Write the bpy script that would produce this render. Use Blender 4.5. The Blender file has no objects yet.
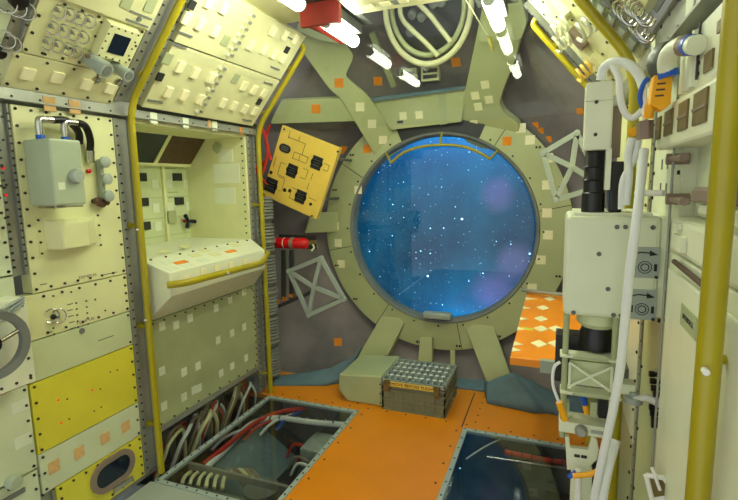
import bpy, math, random
from mathutils import Vector as V3
random.seed(7)
C = bpy.context.scene.collection
W, H = 738, 500
# ------------------------------------------------------------ camera
F_PX = 480.0
YAW, PITCH, ROLL = (math.radians(a) for a in (21.3, 8.07, 1.1))
cy, sy, cp, sp = math.cos(YAW), math.sin(YAW), math.cos(PITCH), math.sin(PITCH)
FWD = V3((-sy*cp, cy*cp, -sp)); R0 = V3((cy, sy, 0)); D0 = FWD.cross(R0)
RT = math.cos(ROLL)*R0 + math.sin(ROLL)*D0
DN = -math.sin(ROLL)*R0 + math.cos(ROLL)*D0
CAM = V3((0, 0, 1.6))
def ray(x, y): return RT*((x-369)/F_PX) + DN*((y-250)/F_PX) + FWD
from mathutils import Matrix
cd = bpy.data.cameras.new('camera'); co = bpy.data.objects.new('camera', cd); C.objects.link(co)
m = Matrix((RT, -DN, -FWD)).transposed().to_4x4(); m.translation = CAM
co.matrix_world = m
cd.sensor_width = 36; cd.lens = 36*F_PX/W; cd.clip_start = .02
bpy.context.scene.camera = co

# ------------------------------------------------------------ frames: a flat face of a real thing, u/v on it, n out of it
class Fr:
    def __init__(s, O, U, V, N): s.O, s.U, s.V, s.N = V3(O), V3(U).normalized(), V3(V).normalized(), V3(N).normalized()
    def pt(s, u, v, n=0): return s.O + s.U*u + s.V*v + s.N*n
    def hit(s, x, y, n=0):
        q = ray(x, y); O = s.O + s.N*n; t = (O-CAM).dot(s.N)/q.dot(s.N); P = CAM + q*t - s.O
        return P.dot(s.U), P.dot(s.V)
    def off(s, n): return Fr(s.O + s.N*n, s.U, s.V, s.N)
def LWx(X): return Fr((X, 0, 0), (0, 1, 0), (0, 0, 1), (1, 0, 0))
def RWx(X): return Fr((X, 0, 0), (0, 1, 0), (0, 0, 1), (-1, 0, 0))
def EY(Y): return Fr((0, Y, 0), (1, 0, 0), (0, 0, 1), (0, -1, 0))
def TZ(Z): return Fr((0, 0, Z), (1, 0, 0), (0, 1, 0), (0, 0, 1))
def CZ(Z): return Fr((0, 0, Z), (1, 0, 0), (0, 1, 0), (0, 0, -1))
LX, RX = -2.07, .30
LW, RW = LWx(LX), RWx(RX)
LO = Fr((-2.05, 0, 2.0), (0, 1, 0), (.47, 0, .57), (.57, 0, -.47))
RO = Fr((.29, 0, 2.0), (0, 1, 0), (-.47, 0, .57), (-.57, 0, -.47))
AX, AZ = -.90, 1.19      # axis of the end cone
RINGY = 3.90
def cone_y(r): return RINGY + .12 - max(0, r-1.0)*.55 - max(0, r-1.2)*.27
def on_cone(x, y, lift=0):
    q = ray(x, y); lo, hi = .5, 8
    for _ in range(50):
        t = (lo+hi)/2; P = CAM + q*t
        r = math.hypot(P.x-AX, P.z-AZ)
        if P.y < cone_y(r)-lift: lo = t
        else: hi = t
    return CAM + q*lo

# ------------------------------------------------------------ materials
def lin(c):
    return tuple((v/255/12.92 if v/255 <= .04045 else ((v/255+.055)/1.055)**2.4) for v in c) + (1,)
def mat(name, rgb, rough=.5, metal=0, noise=.06, scale=6, bump=0, spec=.5, emit=None, es=0, rgb2=None, detail=4):
    m = bpy.data.materials.new(name); m.use_nodes = True; nt = m.node_tree; N = nt.nodes; L = nt.links
    b = N['Principled BSDF']; b.inputs['Roughness'].default_value = rough; b.inputs['Metallic'].default_value = metal
    b.inputs['Specular IOR Level'].default_value = spec
    c = lin(rgb)
    tc = N.new('ShaderNodeTexCoord'); nz = N.new('ShaderNodeTexNoise'); nz.inputs['Scale'].default_value = scale; nz.inputs['Detail'].default_value = detail
    L.new(tc.outputs['Object'], nz.inputs['Vector'])
    rp = N.new('ShaderNodeValToRGB'); rp.color_ramp.elements[0].position = .3; rp.color_ramp.elements[1].position = .7
    c2 = lin(rgb2) if rgb2 else tuple(min(1, v*(1+noise)) for v in c[:3]) + (1,)
    c1 = c if rgb2 else tuple(v*(1-noise) for v in c[:3]) + (1,)
    rp.color_ramp.elements[0].color = c1; rp.color_ramp.elements[1].color = c2
    L.new(nz.outputs['Fac'], rp.inputs['Fac']); L.new(rp.outputs['Color'], b.inputs['Base Color'])
    if bump:
        bp = N.new('ShaderNodeBump'); bp.inputs['Strength'].default_value = bump; bp.inputs['Distance'].default_value = .01
        L.new(nz.outputs['Fac'], bp.inputs['Height']); L.new(bp.outputs['Normal'], b.inputs['Normal'])
    if emit:
        b.inputs['Emission Color'].default_value = lin(emit); b.inputs['Emission Strength'].default_value = es
    return m
M = {}
def dm(k, *a, **kw): M[k] = mat(k, *a, **kw)
dm('cream', (226, 226, 172), .42, noise=.05)
dm('cream_white', (232, 236, 208), .4, noise=.04)
dm('cream_over', (218, 216, 166), .4, noise=.06)
dm('patch', (246, 240, 196), .7, noise=.03)
dm('patch_white', (225, 232, 205), .7, noise=.03)
dm('patch_peach', (222, 180, 120), .8, noise=.08, scale=40)
dm('patch_orange', (235, 140, 20), .8, noise=.08)
dm('pale_green', (204, 213, 168), .42, noise=.05)
dm('mint', (212, 220, 184), .45, noise=.05)
dm('grey_green', (172, 180, 136), .45, noise=.06)
dm('sage', (176, 188, 162), .38, noise=.04)
dm('ring_green', (182, 188, 136), .5, noise=.07, scale=3)
dm('yellow', (224, 214, 66), .38, noise=.05)
dm('console', (240, 205, 90), .4, noise=.05)
dm('rail', (172, 158, 8), .3, noise=.08, spec=.6)
dm('alu', (158, 160, 150), .4, .35, noise=.12, scale=9)
dm('hatch_frame', (176, 190, 184), .4, .2, noise=.05)
dm('alu_dark', (110, 112, 108), .45, .6, noise=.15)
dm('steel', (200, 200, 195), .25, 1, noise=.05)
dm('grey', (120, 124, 118), .5, noise=.1)
dm('grey_blue', (92, 118, 128), .75, noise=.15, bump=.5, scale=9)
dm('light_grey', (165, 175, 165), .5, noise=.06)
dm('black', (18, 18, 20), .35, noise=.1)
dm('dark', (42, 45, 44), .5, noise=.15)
dm('navy', (20, 34, 52), .12, noise=.1)
dm('brown', (84, 58, 44), .5, noise=.25, scale=30)
dm('bronze', (120, 104, 62), .45, .4, noise=.2, scale=25)
dm('taupe', (140, 122, 108), .55, noise=.1)
dm('instrument', (228, 234, 204), .4, noise=.03)
dm('orange', (228, 138, 6), .42, noise=.07, scale=3)
dm('tray_orange', (250, 150, 10), .45, noise=.05)
dm('red', (205, 16, 22), .25, noise=.05)
dm('red_cover', (150, 40, 34), .45, noise=.08)
dm('tape_red', (205, 48, 26), .6, noise=.1)
dm('white', (238, 238, 232), .45, noise=.03)
dm('hose_white', (236, 240, 236), .5, noise=.03)
dm('blue', (20, 90, 200), .4, noise=.05)
dm('tag', (255, 178, 10), .5, noise=.04)
dm('cone_grey', (96, 93, 92), .8, noise=.2, rgb2=(150, 140, 140), scale=2.2, bump=.3, detail=8)
dm('pit', (96, 102, 98), .7, noise=.3, scale=8)
dm('cable', (150, 135, 110), .6, noise=.15)
dm('box_green', (126, 130, 104), .5, noise=.08)
dm('lamp', (255, 255, 255), .5, emit=(248, 255, 228), es=38)
dm('led_red', (220, 20, 30), .4, emit=(255, 20, 30), es=.6)
def glass(name, tint=(235, 245, 245), refl=1.0, ior=1.45):
    m = bpy.data.materials.new(name); m.use_nodes = True; nt = m.node_tree; N = nt.nodes; L = nt.links
    N.remove(N['Principled BSDF']); out = N['Material Output']
    t = N.new('ShaderNodeBsdfTransparent'); t.inputs['Color'].default_value = lin(tint)
    g = N.new('ShaderNodeBsdfGlossy'); g.inputs['Roughness'].default_value = .01
    f = N.new('ShaderNodeFresnel'); f.inputs['IOR'].default_value = ior
    ml = N.new('ShaderNodeMath'); ml.operation = 'MULTIPLY'; ml.inputs[1].default_value = refl; ml.use_clamp = True
    x = N.new('ShaderNodeMixShader'); gm = N.new('ShaderNodeNewGeometry'); iv = N.new('ShaderNodeMath'); iv.operation = 'SUBTRACT'; iv.inputs[0].default_value = 1; L.new(gm.outputs['Backfacing'], iv.inputs[1])
    m2 = N.new('ShaderNodeMath'); m2.operation = 'MULTIPLY'; L.new(f.outputs[0], ml.inputs[0]); L.new(ml.outputs[0], m2.inputs[0]); L.new(iv.outputs[0], m2.inputs[1]); L.new(m2.outputs[0], x.inputs[0])
    L.new(t.outputs[0], x.inputs[1]); L.new(g.outputs[0], x.inputs[2]); L.new(x.outputs[0], out.inputs['Surface'])
    M[name] = m
glass('glass'); glass('pane', (250, 252, 250), 1.0); glass('hatch_glass', (244, 246, 246), 2.2)

# ------------------------------------------------------------ mesh builder
class MB:
    def __init__(s): s.v = []; s.f = []; s.m = []; s.sm = []
    def _add(s, vs, fs, mi=0, smooth=False):
        k = len(s.v); s.v += [V3(p) for p in vs]
        for f in fs: s.f.append([i+k for i in f]); s.m.append(mi); s.sm.append(smooth)
        return s
    def box(s, fr, u0, u1, v0, v1, n0, n1, mi=0):
        P = [fr.pt(u, v, n) for n in (n0, n1) for v in (v0, v1) for u in (u0, u1)]
        return s._add(P, [(0, 2, 3, 1), (4, 5, 7, 6), (0, 1, 5, 4), (2, 6, 7, 3), (0, 4, 6, 2), (1, 3, 7, 5)], mi)
    def pbox(s, fr, a, b, n0, n1, mi=0):        # two opposite corners seen in the photo, on the face at n1
        (ua, va), (ub, vb) = fr.hit(*a, n1), fr.hit(*b, n1)
        return s.box(fr, min(ua, ub), max(ua, ub), min(va, vb), max(va, vb), n0, n1, mi)
    def sq(s, fr, x, y, w, h, n0, n1, mi=0):
        u, v = fr.hit(x, y, n1); return s.box(fr, u-w/2, u+w/2, v-h/2, v+h/2, n0, n1, mi)
    def prism(s, A, B, mi=0):                  # two matching 3-D loops
        n = len(A); fs = [tuple(range(n)), tuple(range(2*n-1, n-1, -1))]
        fs += [(i, i+n, (i+1) % n+n, (i+1) % n) for i in range(n)]
        return s._add(list(A)+list(B), fs, mi)
    def poly(s, fr, uv, n0, n1, mi=0):
        return s.prism([fr.pt(u, v, n1) for u, v in uv], [fr.pt(u, v, n0) for u, v in uv], mi)
    def ppoly(s, fr, px, n0, n1, mi=0): return s.poly(fr, [fr.hit(x, y, n1) for x, y in px], n0, n1, mi)
    def frus(s, fr, u0, u1, v0, v1, n0, n1, iu, iv, mi=0):
        A = [(u0, v0), (u1, v0), (u1, v1), (u0, v1)]; B = [(u0+iu, v0+iv), (u1-iu, v0+iv), (u1-iu, v1-iv), (u0+iu, v1-iv)]
        return s.prism([fr.pt(u, v, n1) for u, v in B], [fr.pt(u, v, n0) for u, v in A], mi)
    def cyl(s, p0, p1, r0, r1=None, seg=14, mi=0, smooth=True):
        return s.tube([p0, p1], [r0, r0 if r1 is None else r1], seg, mi, smooth)
    def tube(s, pts, r, seg=10, mi=0, smooth=True, closed=False):
        pts = [V3(p) for p in pts]; n = len(pts); rr = r if isinstance(r, list) else [r]*n
        up = None; rings = []
        for i, p in enumerate(pts):
            if closed: d = (pts[(i+1) % n]-pts[i-1]).normalized()
            else: d = ((pts[min(i+1, n-1)]-pts[max(i-1, 0)])).normalized()
            if up is None:
                up = d.orthogonal().normalized()
            else:
                up = (up - d*up.dot(d)); up = up.normalized() if up.length > 1e-6 else d.orthogonal().normalized()
            w = d.cross(up)
            rings.append([p + (up*math.cos(a)+w*math.sin(a))*rr[i] for a in [2*math.pi*k/seg for k in range(seg)]])
        vs = [q for g in rings for q in g]; fs = []
        for i in range(n if closed else n-1):
            j = (i+1) % n
            sh = 0
            if closed and j == 0:      # match the seam
                sh = min(range(seg), key=lambda k: (rings[0][k]-rings[i][0]).length)
            fs += [(i*seg+k, i*seg+(k+1) % seg, j*seg+(k+1+sh) % seg, j*seg+(k+sh) % seg) for k in range(seg)]
        s._add(vs, fs, mi, smooth)
        if not closed:
            s._add(rings[0], [tuple(range(seg-1, -1, -1))], mi); s._add(rings[-1], [tuple(range(seg))], mi)
        return s
    def lathe(s, fr, u, v, prof, seg=24, mi=0, smooth=True):     # prof: (radius, n) pairs around the face's normal
        vs = [fr.pt(u+r*math.cos(a), v+r*math.sin(a), n) for r, n in prof for a in [2*math.pi*k/seg for k in range(seg)]]
        fs = [(i*seg+k, i*seg+(k+1) % seg, (i+1)*seg+(k+1) % seg, (i+1)*seg+k) for i in range(len(prof)-1) for k in range(seg)]
        s._add(vs, fs, mi, smooth)
        if prof[0] == prof[-1]: return s
        if prof[0][0] > 1e-6: s._add(vs[:seg], [tuple(range(seg))], mi)
        if prof[-1][0] > 1e-6: s._add(vs[-seg:], [tuple(range(seg-1, -1, -1))], mi)
        return s
    def disc(s, fr, u, v, r, n0, n1, seg=10, mi=0): return s.lathe(fr, u, v, [(r, n0), (r, n1)], seg, mi, False)
    def screws(s, fr, uv, r=.006, n=.0, h=.005, mi=1):
        for u, v in uv: s.disc(fr, u, v, r, n-.001, n+h, 8, mi)
        return s
    def pscrews(s, fr, px, r=.006, n=0, h=.005, mi=1): return s.screws(fr, [fr.hit(x, y, n) for x, y in px], r, n, h, mi)
    def build(s, name, mats, parent=None, label=None, cat=None, group=None, kind=None, bevel=0, base=True):
        me = bpy.data.meshes.new(name); o = bpy.data.objects.new(name, me); C.objects.link(o)
        if parent:
            org = V3((0, 0, 0)); q = parent
            while q: org += q.location; q = q.parent
            o.parent = parent
            lo = V3([min(p[i] for p in s.v) for i in range(3)]); hi = V3([max(p[i] for p in s.v) for i in range(3)])
            c = (lo+hi)/2; o.location = c-org; org = c
        else:
            lo = V3([min(p[i] for p in s.v) for i in range(3)]); hi = V3([max(p[i] for p in s.v) for i in range(3)])
            org = (lo+hi)/2; org.z = lo.z; o.location = org
        me.from_pydata([p-org for p in s.v], [], s.f)
        mats = mats if isinstance(mats, (list, tuple)) else [mats]
        for k in mats: me.materials.append(M[k] if isinstance(k, str) else k)
        for p, mi, smo in zip(me.polygons, s.m, s.sm): p.material_index = mi; p.use_smooth = smo
        import bmesh
        b = bmesh.new(); b.from_mesh(me); bmesh.ops.recalc_face_normals(b, faces=b.faces); b.to_mesh(me); b.free()
        if any(s.sm): me.set_sharp_from_angle(angle=math.radians(40))
        if bevel:
            bv = o.modifiers.new('bevel', 'BEVEL'); bv.width = bevel; bv.segments = 2; bv.limit_method = 'ANGLE'; bv.angle_limit = math.radians(40)
        tag(o, label, cat, group, kind); return o
def tag(o, label=None, cat=None, group=None, kind=None):
    if label: o['label'] = label
    if cat: o['category'] = cat
    if group: o['group'] = group
    if kind: o['kind'] = kind
def thing(name, label, cat, loc, group=None):
    o = bpy.data.objects.new(name, None); C.objects.link(o); o.location = V3(loc); o.empty_display_size = .05
    tag(o, label, cat, group); return o
def struct(name, mb, mats, bevel=0): return mb.build(name, mats, kind='structure', bevel=bevel)
def fillet(pts, r=.08, n=6):
    pts = [V3(p) for p in pts]; out = [pts[0]]
    for a, b, c in zip(pts, pts[1:], pts[2:]):
        d1, d2 = (a-b), (c-b); k = min(r, d1.length*.45, d2.length*.45)
        p, q = b+d1.normalized()*k, b+d2.normalized()*k
        out += [(p*(1-t)**2 + b*2*t*(1-t) + q*t*t) for t in [i/n for i in range(n+1)]]
    return out+[pts[-1]]
def spline(pts, n=8):
    pts = [V3(p) for p in pts]; P = [pts[0]]+pts+[pts[-1]]; out = []
    for i in range(1, len(P)-2):
        for k in range(n):
            t = k/n; a, b, c, d = P[i-1:i+3]
            out.append(.5*((2*b)+(c-a)*t+(2*a-5*b+4*c-d)*t*t+(3*b-a-3*c+d)*t**3))
    return out+[pts[-1]]
def grid(a, b, n): return [a+(b-a)*i/(n-1) for i in range(n)] if n > 1 else [(a+b)/2]
def edge_screws(u0, u1, v0, v1, nu, nv, ins=.018):
    o = []
    if nu: o += [(u, v) for u in grid(u0+ins, u1-ins, nu) for v in (v0+ins, v1-ins)]
    if nv: o += [(u, v) for v in grid(v0+ins, v1-ins, nv) for u in (u0+ins, u1-ins)]
    return o
def text(body, fr, u, v, size, n, matname, parent, name='lettering', ang=0, extrude=.0006, flip=False, sx=1):
    cu = bpy.data.curves.new('t', 'FONT'); cu.body = body; cu.size = size; cu.extrude = extrude; cu.align_x = 'CENTER'; cu.align_y = 'CENTER'
    t = bpy.data.objects.new('t', cu); C.objects.link(t)
    dg = bpy.context.evaluated_depsgraph_get(); me = bpy.data.meshes.new_from_object(t.evaluated_get(dg)); bpy.data.objects.remove(t)
    U = fr.U*(-1 if flip else 1); ca, sa = math.cos(ang), math.sin(ang)
    P = fr.pt(u, v, n); org = V3((0, 0, 0)); q = parent
    while q: org += q.location; q = q.parent
    for vt in me.vertices:
        x, y, z = vt.co; x *= sx; x, y = x*ca-y*sa, x*sa+y*ca
        vt.co = U*x + fr.V*y + fr.N*z
    me.materials.clear(); me.materials.append(M[matname])
    o = bpy.data.objects.new(name, me); C.objects.link(o); o.parent = parent; o.location = P-org
    return o

# ============================================================ SETTING
YB = 3.5
mb = MB(); T0 = TZ(0)
mb.box(T0, -1.245, -.515, -.6, 2.955, -.03, 0); mb.box(T0, -2.5, -1.36, 2.955, 3.40, -.03, 0); mb.box(T0, -1.36, .6, 2.955, 3.72, -.03, 0)
for x in (-1.21, -.55): mb.screws(T0, [(x, y) for y in grid(.4, 2.9, 14)], .007, 0, .002)
mb.screws(T0, [(x, 3.0) for x in grid(-1.9, .2, 16)] + [(-.45, y) for y in grid(3.05, 3.45, 5)] + [(-1.3, y) for y in grid(3.05, 3.45, 4)], .007, 0, .002)
mb.box(T0, -.53, -.522, 2.96, 3.5, -.001, .0012, 1)
struct('floor', mb, ['orange', 'dark'])
mb = MB(); mb.box(T0, -2.02, -1.245, -.6, 1.82, -.03, -.001); mb.box(T0, -.515, .5, -.6, .9, -.03, -.001)
struct('trim_1', mb, ['light_grey'])
# underfloor shell
mb = MB()
for X0, X1, Y0, Y1 in ((-2.65, -1.245, 1.82, 2.955), (-.515, .32, .9, 2.955)):
    mb.box(T0, X0, X1, Y0, Y1, -.62, -.6)
    mb.box(T0, X0, X1, Y1, Y1+.02, -.6, -.031); mb.box(T0, X0, X1, Y0-.02, Y0, -.6, -.031)
    mb.box(T0, X0-.02, X0, Y0, Y1, -.6, -.031); mb.box(T0, X1, X1+.02, Y0, Y1, -.6, -.031)
struct('trim_2', mb, ['pit'])
mb = MB(); mb.box(TZ(0), -2.72, -2.68, -.6, 3.2, -.6, 2.3); struct('wall_left', mb, ['grey'])
mb = MB(); mb.box(TZ(0), .95, 1.0, -.6, 3.2, -.6, 2.3); struct('wall_right', mb, ['grey'])
# end cone
seg = 64; vs = []; fs = []
rr = [.99, 1.2, 1.35, 1.5, 1.8, 2.2, 2.7]
for r in rr:
    for k in range(seg):
        a = 2*math.pi*k/seg; vs.append((AX+r*math.cos(a), cone_y(r), AZ+r*math.sin(a)))
for r in rr[::-1]:
    for k in range(seg):
        a = 2*math.pi*k/seg; vs.append((AX+r*math.cos(a), cone_y(r)+.04, AZ+r*math.sin(a)))
nr = len(rr)*2
for i in range(nr):
    j = (i+1) % nr
    fs += [(i*seg+k, i*seg+(k+1) % seg, j*seg+(k+1) % seg, j*seg+k) for k in range(seg)]
mb = MB(); mb._add(vs, fs, 0, True); struct('wall_back', mb, ['cone_grey'])
# ceiling
mb = MB(); K = CZ(2.56)
for y0, y1 in ((-.6, .5), (.51, 1.6), (1.61, 2.72)):
    mb.box(K, -1.12, -.46, y0, y1, -.05, 0)
    mb.box(K, -1.60, -1.36, y0, y1, -.06, -.01); mb.box(K, -.24, -.16, y0, y1, -.06, -.01)
mb.box(K, -1.36, -1.12, -.6, 3.02, -.08, -.035, 1); mb.box(K, -.46, -.24, -.6, 3.02, -.08, -.035, 1)
for x in grid(-1.0, -.6, 5): mb.box(K, x-.025, x+.025, 2.60, 2.65, -.001, .006, 2)
mb.box(K, -.86, -.78, 2.60, 2.66, 0, .004, 3)
struct('ceiling', mb, ['cream_over', 'alu_dark', 'patch', 'grey'])
# longitudinal beams between racks and overheads
for nm, fr, X, sgn in (('trim_3', LWx(-2.06), 0, 1), ('trim_4', RWx(.29), 0, -1)):
    mb = MB(); mb.box(fr, .2 if sgn > 0 else .2, 3.03, 1.955, 2.04, -.1, .02); mb.box(fr, .2, 3.03, 1.95, 1.958, -.1, .03)
    mb.box(fr, .2, 3.03, 2.037, 2.045, -.1, .03)
    if sgn > 0:
        for px in ((50, 104), (75, 107)): mb.sq(fr, px[0], px[1], .055, .06, .02, .024, 1)
        for px in ((154, 118), (186, 123), (215, 126)): mb.sq(fr, px[0], px[1], .05, .06, .02, .024, 2)
        mb.sq(fr, 210, 124, .03, .06, .02, .025, 1); mb.sq(fr, 241, 131, .03, .05, .02, .024, 3)
    else:
        for y in (1.1, 1.3, 1.75): mb.box(fr, y, y+.07, 1.965, 2.03, .02, .024, 2)
    mb.screws(fr, [(y, z) for y in grid(.3, 2.95, 24) for z in (1.967, 2.03)], .005, .02, .003, 1+3)
    struct(nm, mb, ['alu', 'patch_peach', 'patch_white', 'patch_orange', 'dark'], .002)

# ============================================================ RACK POSTS
def post(fr, y0, y1, z0, z1, label, group=None, n=.0, nscr=22, depth=.12):
    t = thing('rack_post', label, 'post', fr.pt((y0+y1)/2, z0, -depth/2), group)
    mb = MB(); mb.box(fr, y0, y1, z0, z1, -depth, n-.012); w = (y1-y0)
    mb.box(fr, y0, y0+w*.3, z0, z1, n-.012, n); mb.box(fr, y1-w*.12, y1, z0, z1, n-.012, n+.006)
    mb.screws(fr, [(y0+w*.15, v) for v in grid(z0+.04, z1-.04, nscr)]+[(y1-w*.06, v) for v in grid(z0+.04, z1-.04, nscr)], .005, n+.003, .004, 1)
    mb.build('web', ['alu', 'dark'], t, bevel=.002)
post(LW, 1.275, 1.335, 1.24, 1.94, 'narrow grey metal rack post left of the grey wall box, above the handwheel')
post(LW, 1.825, 1.925, .02, 1.94, 'wide grey metal rack post beside the near left yellow pole', n=.01, nscr=40)
post(LW, 2.945, 3.03, .02, 1.94, 'grey rack post at the far end of the workbench rack', n=.005, nscr=40)
post(LO, 1.808, 1.945, .03, .73, 'grey slanted post between the two left overhead racks, behind the yellow pole', n=.01, nscr=14)
post(LO, 1.255, 1.315, .165, .73, 'short grey strip between overhead switch panels at top left', n=.004, nscr=8)
post(RO, 1.79, 1.87, .03, .73, 'grey slanted post in the right overhead beside the steel switch guards', n=.01, nscr=14)
post(RW, 1.83, 1.92, .02, 1.94, 'grey rack post behind the white instrument column on the right', n=-.01, nscr=30)

# ============================================================ LEFT RACK PANELS
def rack(label, loc, name='equipment_rack', cat='rack'): return thing(name, label, cat, loc)
def panel(fr, u0, u1, v0, v1, matn, label, parent, name='panel', n=.012, nu=6, nv=5, d=.05, scr=True):
    g = .0025
    mb = MB(); mb.box(fr, u0+g, u1-g, v0+g, v1-g, -d, n)
    if scr: mb.screws(fr, edge_screws(u0, u1, v0, v1, nu, nv), .006, n)
    return mb.build(name, [matn, 'dark'], parent, label, bevel=.0015)
def marks(fr, t, dots, n=.012, matn='dark', r=.004, name='indicator'):
    for d_ in dots: MB().pscrews(fr, [d_], r*.85, n, .004, 0).build(name, matn, t)
def patches(fr, t, px, w, h, n, matn='patch', th=.004, name='velcro_patch'):
    for x, y in px:
        u, v = fr.hit(x, y, n)
        MB().box(fr, u-w/2, u+w/2, v-h/2, v+h/2, n-.001, n+th).build(name, matn, t, bevel=.001)
def legend(fr, t, segs, n=.012, w=.0035):   # small unreadable printed lines as thin ink bars
    for x0, y0, L in segs:
        u, v = fr.hit(x0, y0, n); MB().box(fr, u, u+L, v-w/2, v+w/2, n-.0005, n+.0006).build('printed_line', 'dark', t)
A0, A1 = 1.338, 1.822
rkA = rack('tall left rack with the grey wall box, TEMPUS lettering and yellow panels', (LX-.03, 1.55, .03)); rkB = rack('pale rack at the left edge behind the handwheel', (LX-.03, 1.05, .03))
# main panel with box
z_t, z_b = 1.94, LW.hit(75, 285, .012)[1]
t = panel(LW, A0, A1, z_b, z_t, 'cream', 'tall cream rack panel carrying the grey wall box and the white hopper', rkA, nu=8, nv=12)
text('TEMPUS', LW, 1.60, z_b+.028, .018, .0125, 'taupe', t, sx=1.5)
legend(LW, t, [(103, 275, .05), (112, 273, .03)])
bx0, bx1 = LW.hit(30, 136, .02), None
# grey box : its outer face measured at n=.14
u0, v1 = LW.hit(51, 138, .17); u1, v0 = LW.hit(87, 203, .17)
tb = thing('control_box', 'grey-green metal box with round knob and black hoses on the left wall', 'box', LW.pt((u0+u1)/2, v0, .09))
u0 -= .01; v0 -= .005
MB().box(LW, u0, u1, v0, v1, .013, .17).build('housing', 'sage', tb, bevel=.008)
mb = MB(); kx = LW.hit(75, 176, .17); mb.lathe(LW, kx[0], kx[1], [(.03, .171), (.03, .185), (.026, .195), (0, .197)]); mb.build('knob', 'light_grey', tb)
MB().sq(LW, 62, 186, .03, .03, .17, .172).build('label_patch', 'patch_white', tb)
mb = MB(); mb.box(LW, u0+.03, u1-.06, v0-.012, v0, .02, .12); mb.cyl(LW.pt(u1-.09, v0-.006, .14), LW.pt(u1-.02, v0-.006, .17), .004); mb.build('latch', 'steel', tb)
for k, (du) in enumerate((.03, .14)):
    b0 = LW.pt(u0+du, v1, .08)
    MB().cyl(b0, b0+V3((0, 0, .018)), .017, seg=12).build('collar', 'blue', tb)
    MB().cyl(b0+V3((0, 0, .018)), b0+V3((0, 0, .055)), .014, .017, 12).tube(fillet([b0+V3((0, 0, .055)), b0+V3((0, 0, .082)), b0+V3((0, .06, .085))], .02), .015, 12).build('elbow_fitting', 'steel', tb)
s0 = LW.pt(u0+.09, v1+.085, .08)
MB().tube(spline([s0, LW.pt(u0+.16, v1+.088, .075), LW.pt(u0+.22, v1+.05, .06), LW.pt(u0+.235, v1+.0, .04)]), .016, 12).build('hose', 'black', tb)
s0 = LW.pt(u0+.2, v1+.085, .08)
MB().tube(spline([s0, LW.pt(u0+.25, v1+.075, .07), LW.pt(u0+.285, v1+.02, .05), LW.pt(u0+.29, v1-.035, .035)]), .016, 12).build('hose', 'black', tb)
MB().cyl(LW.pt(u0+.29, v1-.03, .035), LW.pt(u0+.292, v1-.085, .03), .02, .016, 12).cyl(LW.pt(u0+.292, v1-.07, .03), LW.pt(u0+.292, v1-.07, .012), .014).build('hose_fitting', 'steel', tb)
# hopper (trapezoid bulge)
u0, v1 = LW.hit(62, 223, .09); u1, v0 = LW.hit(90, 246, .09)
th = thing('hopper_cover', 'cream angular box cover sticking out below the grey wall box', 'cover', LW.pt((u0+u1)/2, v0, .05))
mb = MB(); fr = LW
p0, p1 = LW.hit(46, 250, .012), LW.hit(95, 216, .012)
A = [(u0, v0), (u1, v0), (u1, v1), (u0, v1)]; B = [(p0[0], p0[1]), (p1[0], p0[1]), (p1[0], p1[1]), (p0[0], p1[1])]
mb.prism([fr.pt(a, b, .09) for a, b in A], [fr.pt(a, b, .012) for a, b in B]); mb.build('shell', 'cream', th, bevel=.006)
mb = MB(); mb.box(fr, p0[0]-.03, p1[0]+.02, p0[1]-.02, p1[1]+.01, .012, .015); mb.screws(fr, edge_screws(p0[0]-.03, p1[0]+.02, p0[1]-.02, p1[1]+.01, 0, 4, .008), .005, .015); mb.build('flange', ['cream', 'dark'], th)
# gauge column
tg = thing('valve_block', 'column of three round pale valve caps beside the grey wall box', 'valves', LW.pt(*LW.hit(104, 203, .02), .02))
u0, v1 = LW.hit(96, 160, .02); u1, v0 = LW.hit(103, 198, .02)
MB().box(LW, u0, u1, v0, v1, .012, .045).build('manifold', 'light_grey', tg, bevel=.004)
for x, y in ((105, 162), (107, 179), (109, 196)):
    u, v = LW.hit(x, y, .06); MB().lathe(LW, u, v, [(.016, .02), (.016, .05), (.026, .052), (.027, .066), (.022, .07), (0, .07)]).build('valve_cap', 'light_grey', tg)
mb = MB()
for x, y in ((96, 201), (101, 204), (105, 202)): u, v = LW.hit(x, y, .03); mb.lathe(LW, u, v, [(.012, .012), (.012, .03), (.017, .032), (.017, .045), (0, .046)], 12)
mb.build('fittings', 'brown', tg)
u, v = LW.hit(90, 171, .03); MB().lathe(LW, u, v, [(.006, .012), (.006, .018), (.011, .02), (.011, .026), (0, .03)]).build('red_button', 'red', tg, label='red push button')
# TEMPUS lower panel
A0 = 1.28
z2 = .955
t = panel(LW, A0, A1, z2, z_b, 'cream', 'cream rack panel with two steel loop switches and rows of dark indicators', rkA, nu=7, nv=5)
marks(LW, t, [(76+(0), 303), (76.5, 309), (77, 315), (77.5, 321), (78, 327), (86, 301), (86.5, 307), (87, 313), (87.5, 318), (88, 324), (95, 299.5), (105, 310.5), (53, 328), (54, 334), (53, 296), (71, 292)], .012, 'dark', .0045)
legend(LW, t, [(67, 305, .028), (67, 311, .028), (68, 317, .028), (69, 323, .028), (70, 329, .028), (40, 285, .03), (48, 333, .02)], .012)
text('TEMPUS', LW, 1.565, .975, .018, .0125, 'taupe', t, sx=1.5); legend(LW, t, [(98, 341, .09)])
def loop(fr, u, v, w, h, n0, n1, parent, matn='steel', r=.004, name='switch_guard'):
    pts = fillet([fr.pt(u-w/2, v, n0), fr.pt(u-w/2, v, n1), fr.pt(u+w/2, v+h, n1), fr.pt(u+w/2, v+h, n0)], .02, 5)
    return MB().tube(pts, r, 8).build(name, matn, parent)
for x, y in ((51, 316), (58, 316)):
    u, v = LW.hit(x, y, .02)
    pts = [LW.pt(u+.026*math.cos(a), v+.032*math.sin(a), .016+.02*math.sin((a+2.4)/4.8*math.pi)) for a in grid(-2.4, 2.4, 12)]
    MB().tube(pts, .0035, 8).build('switch_guard', 'steel', t)
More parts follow.
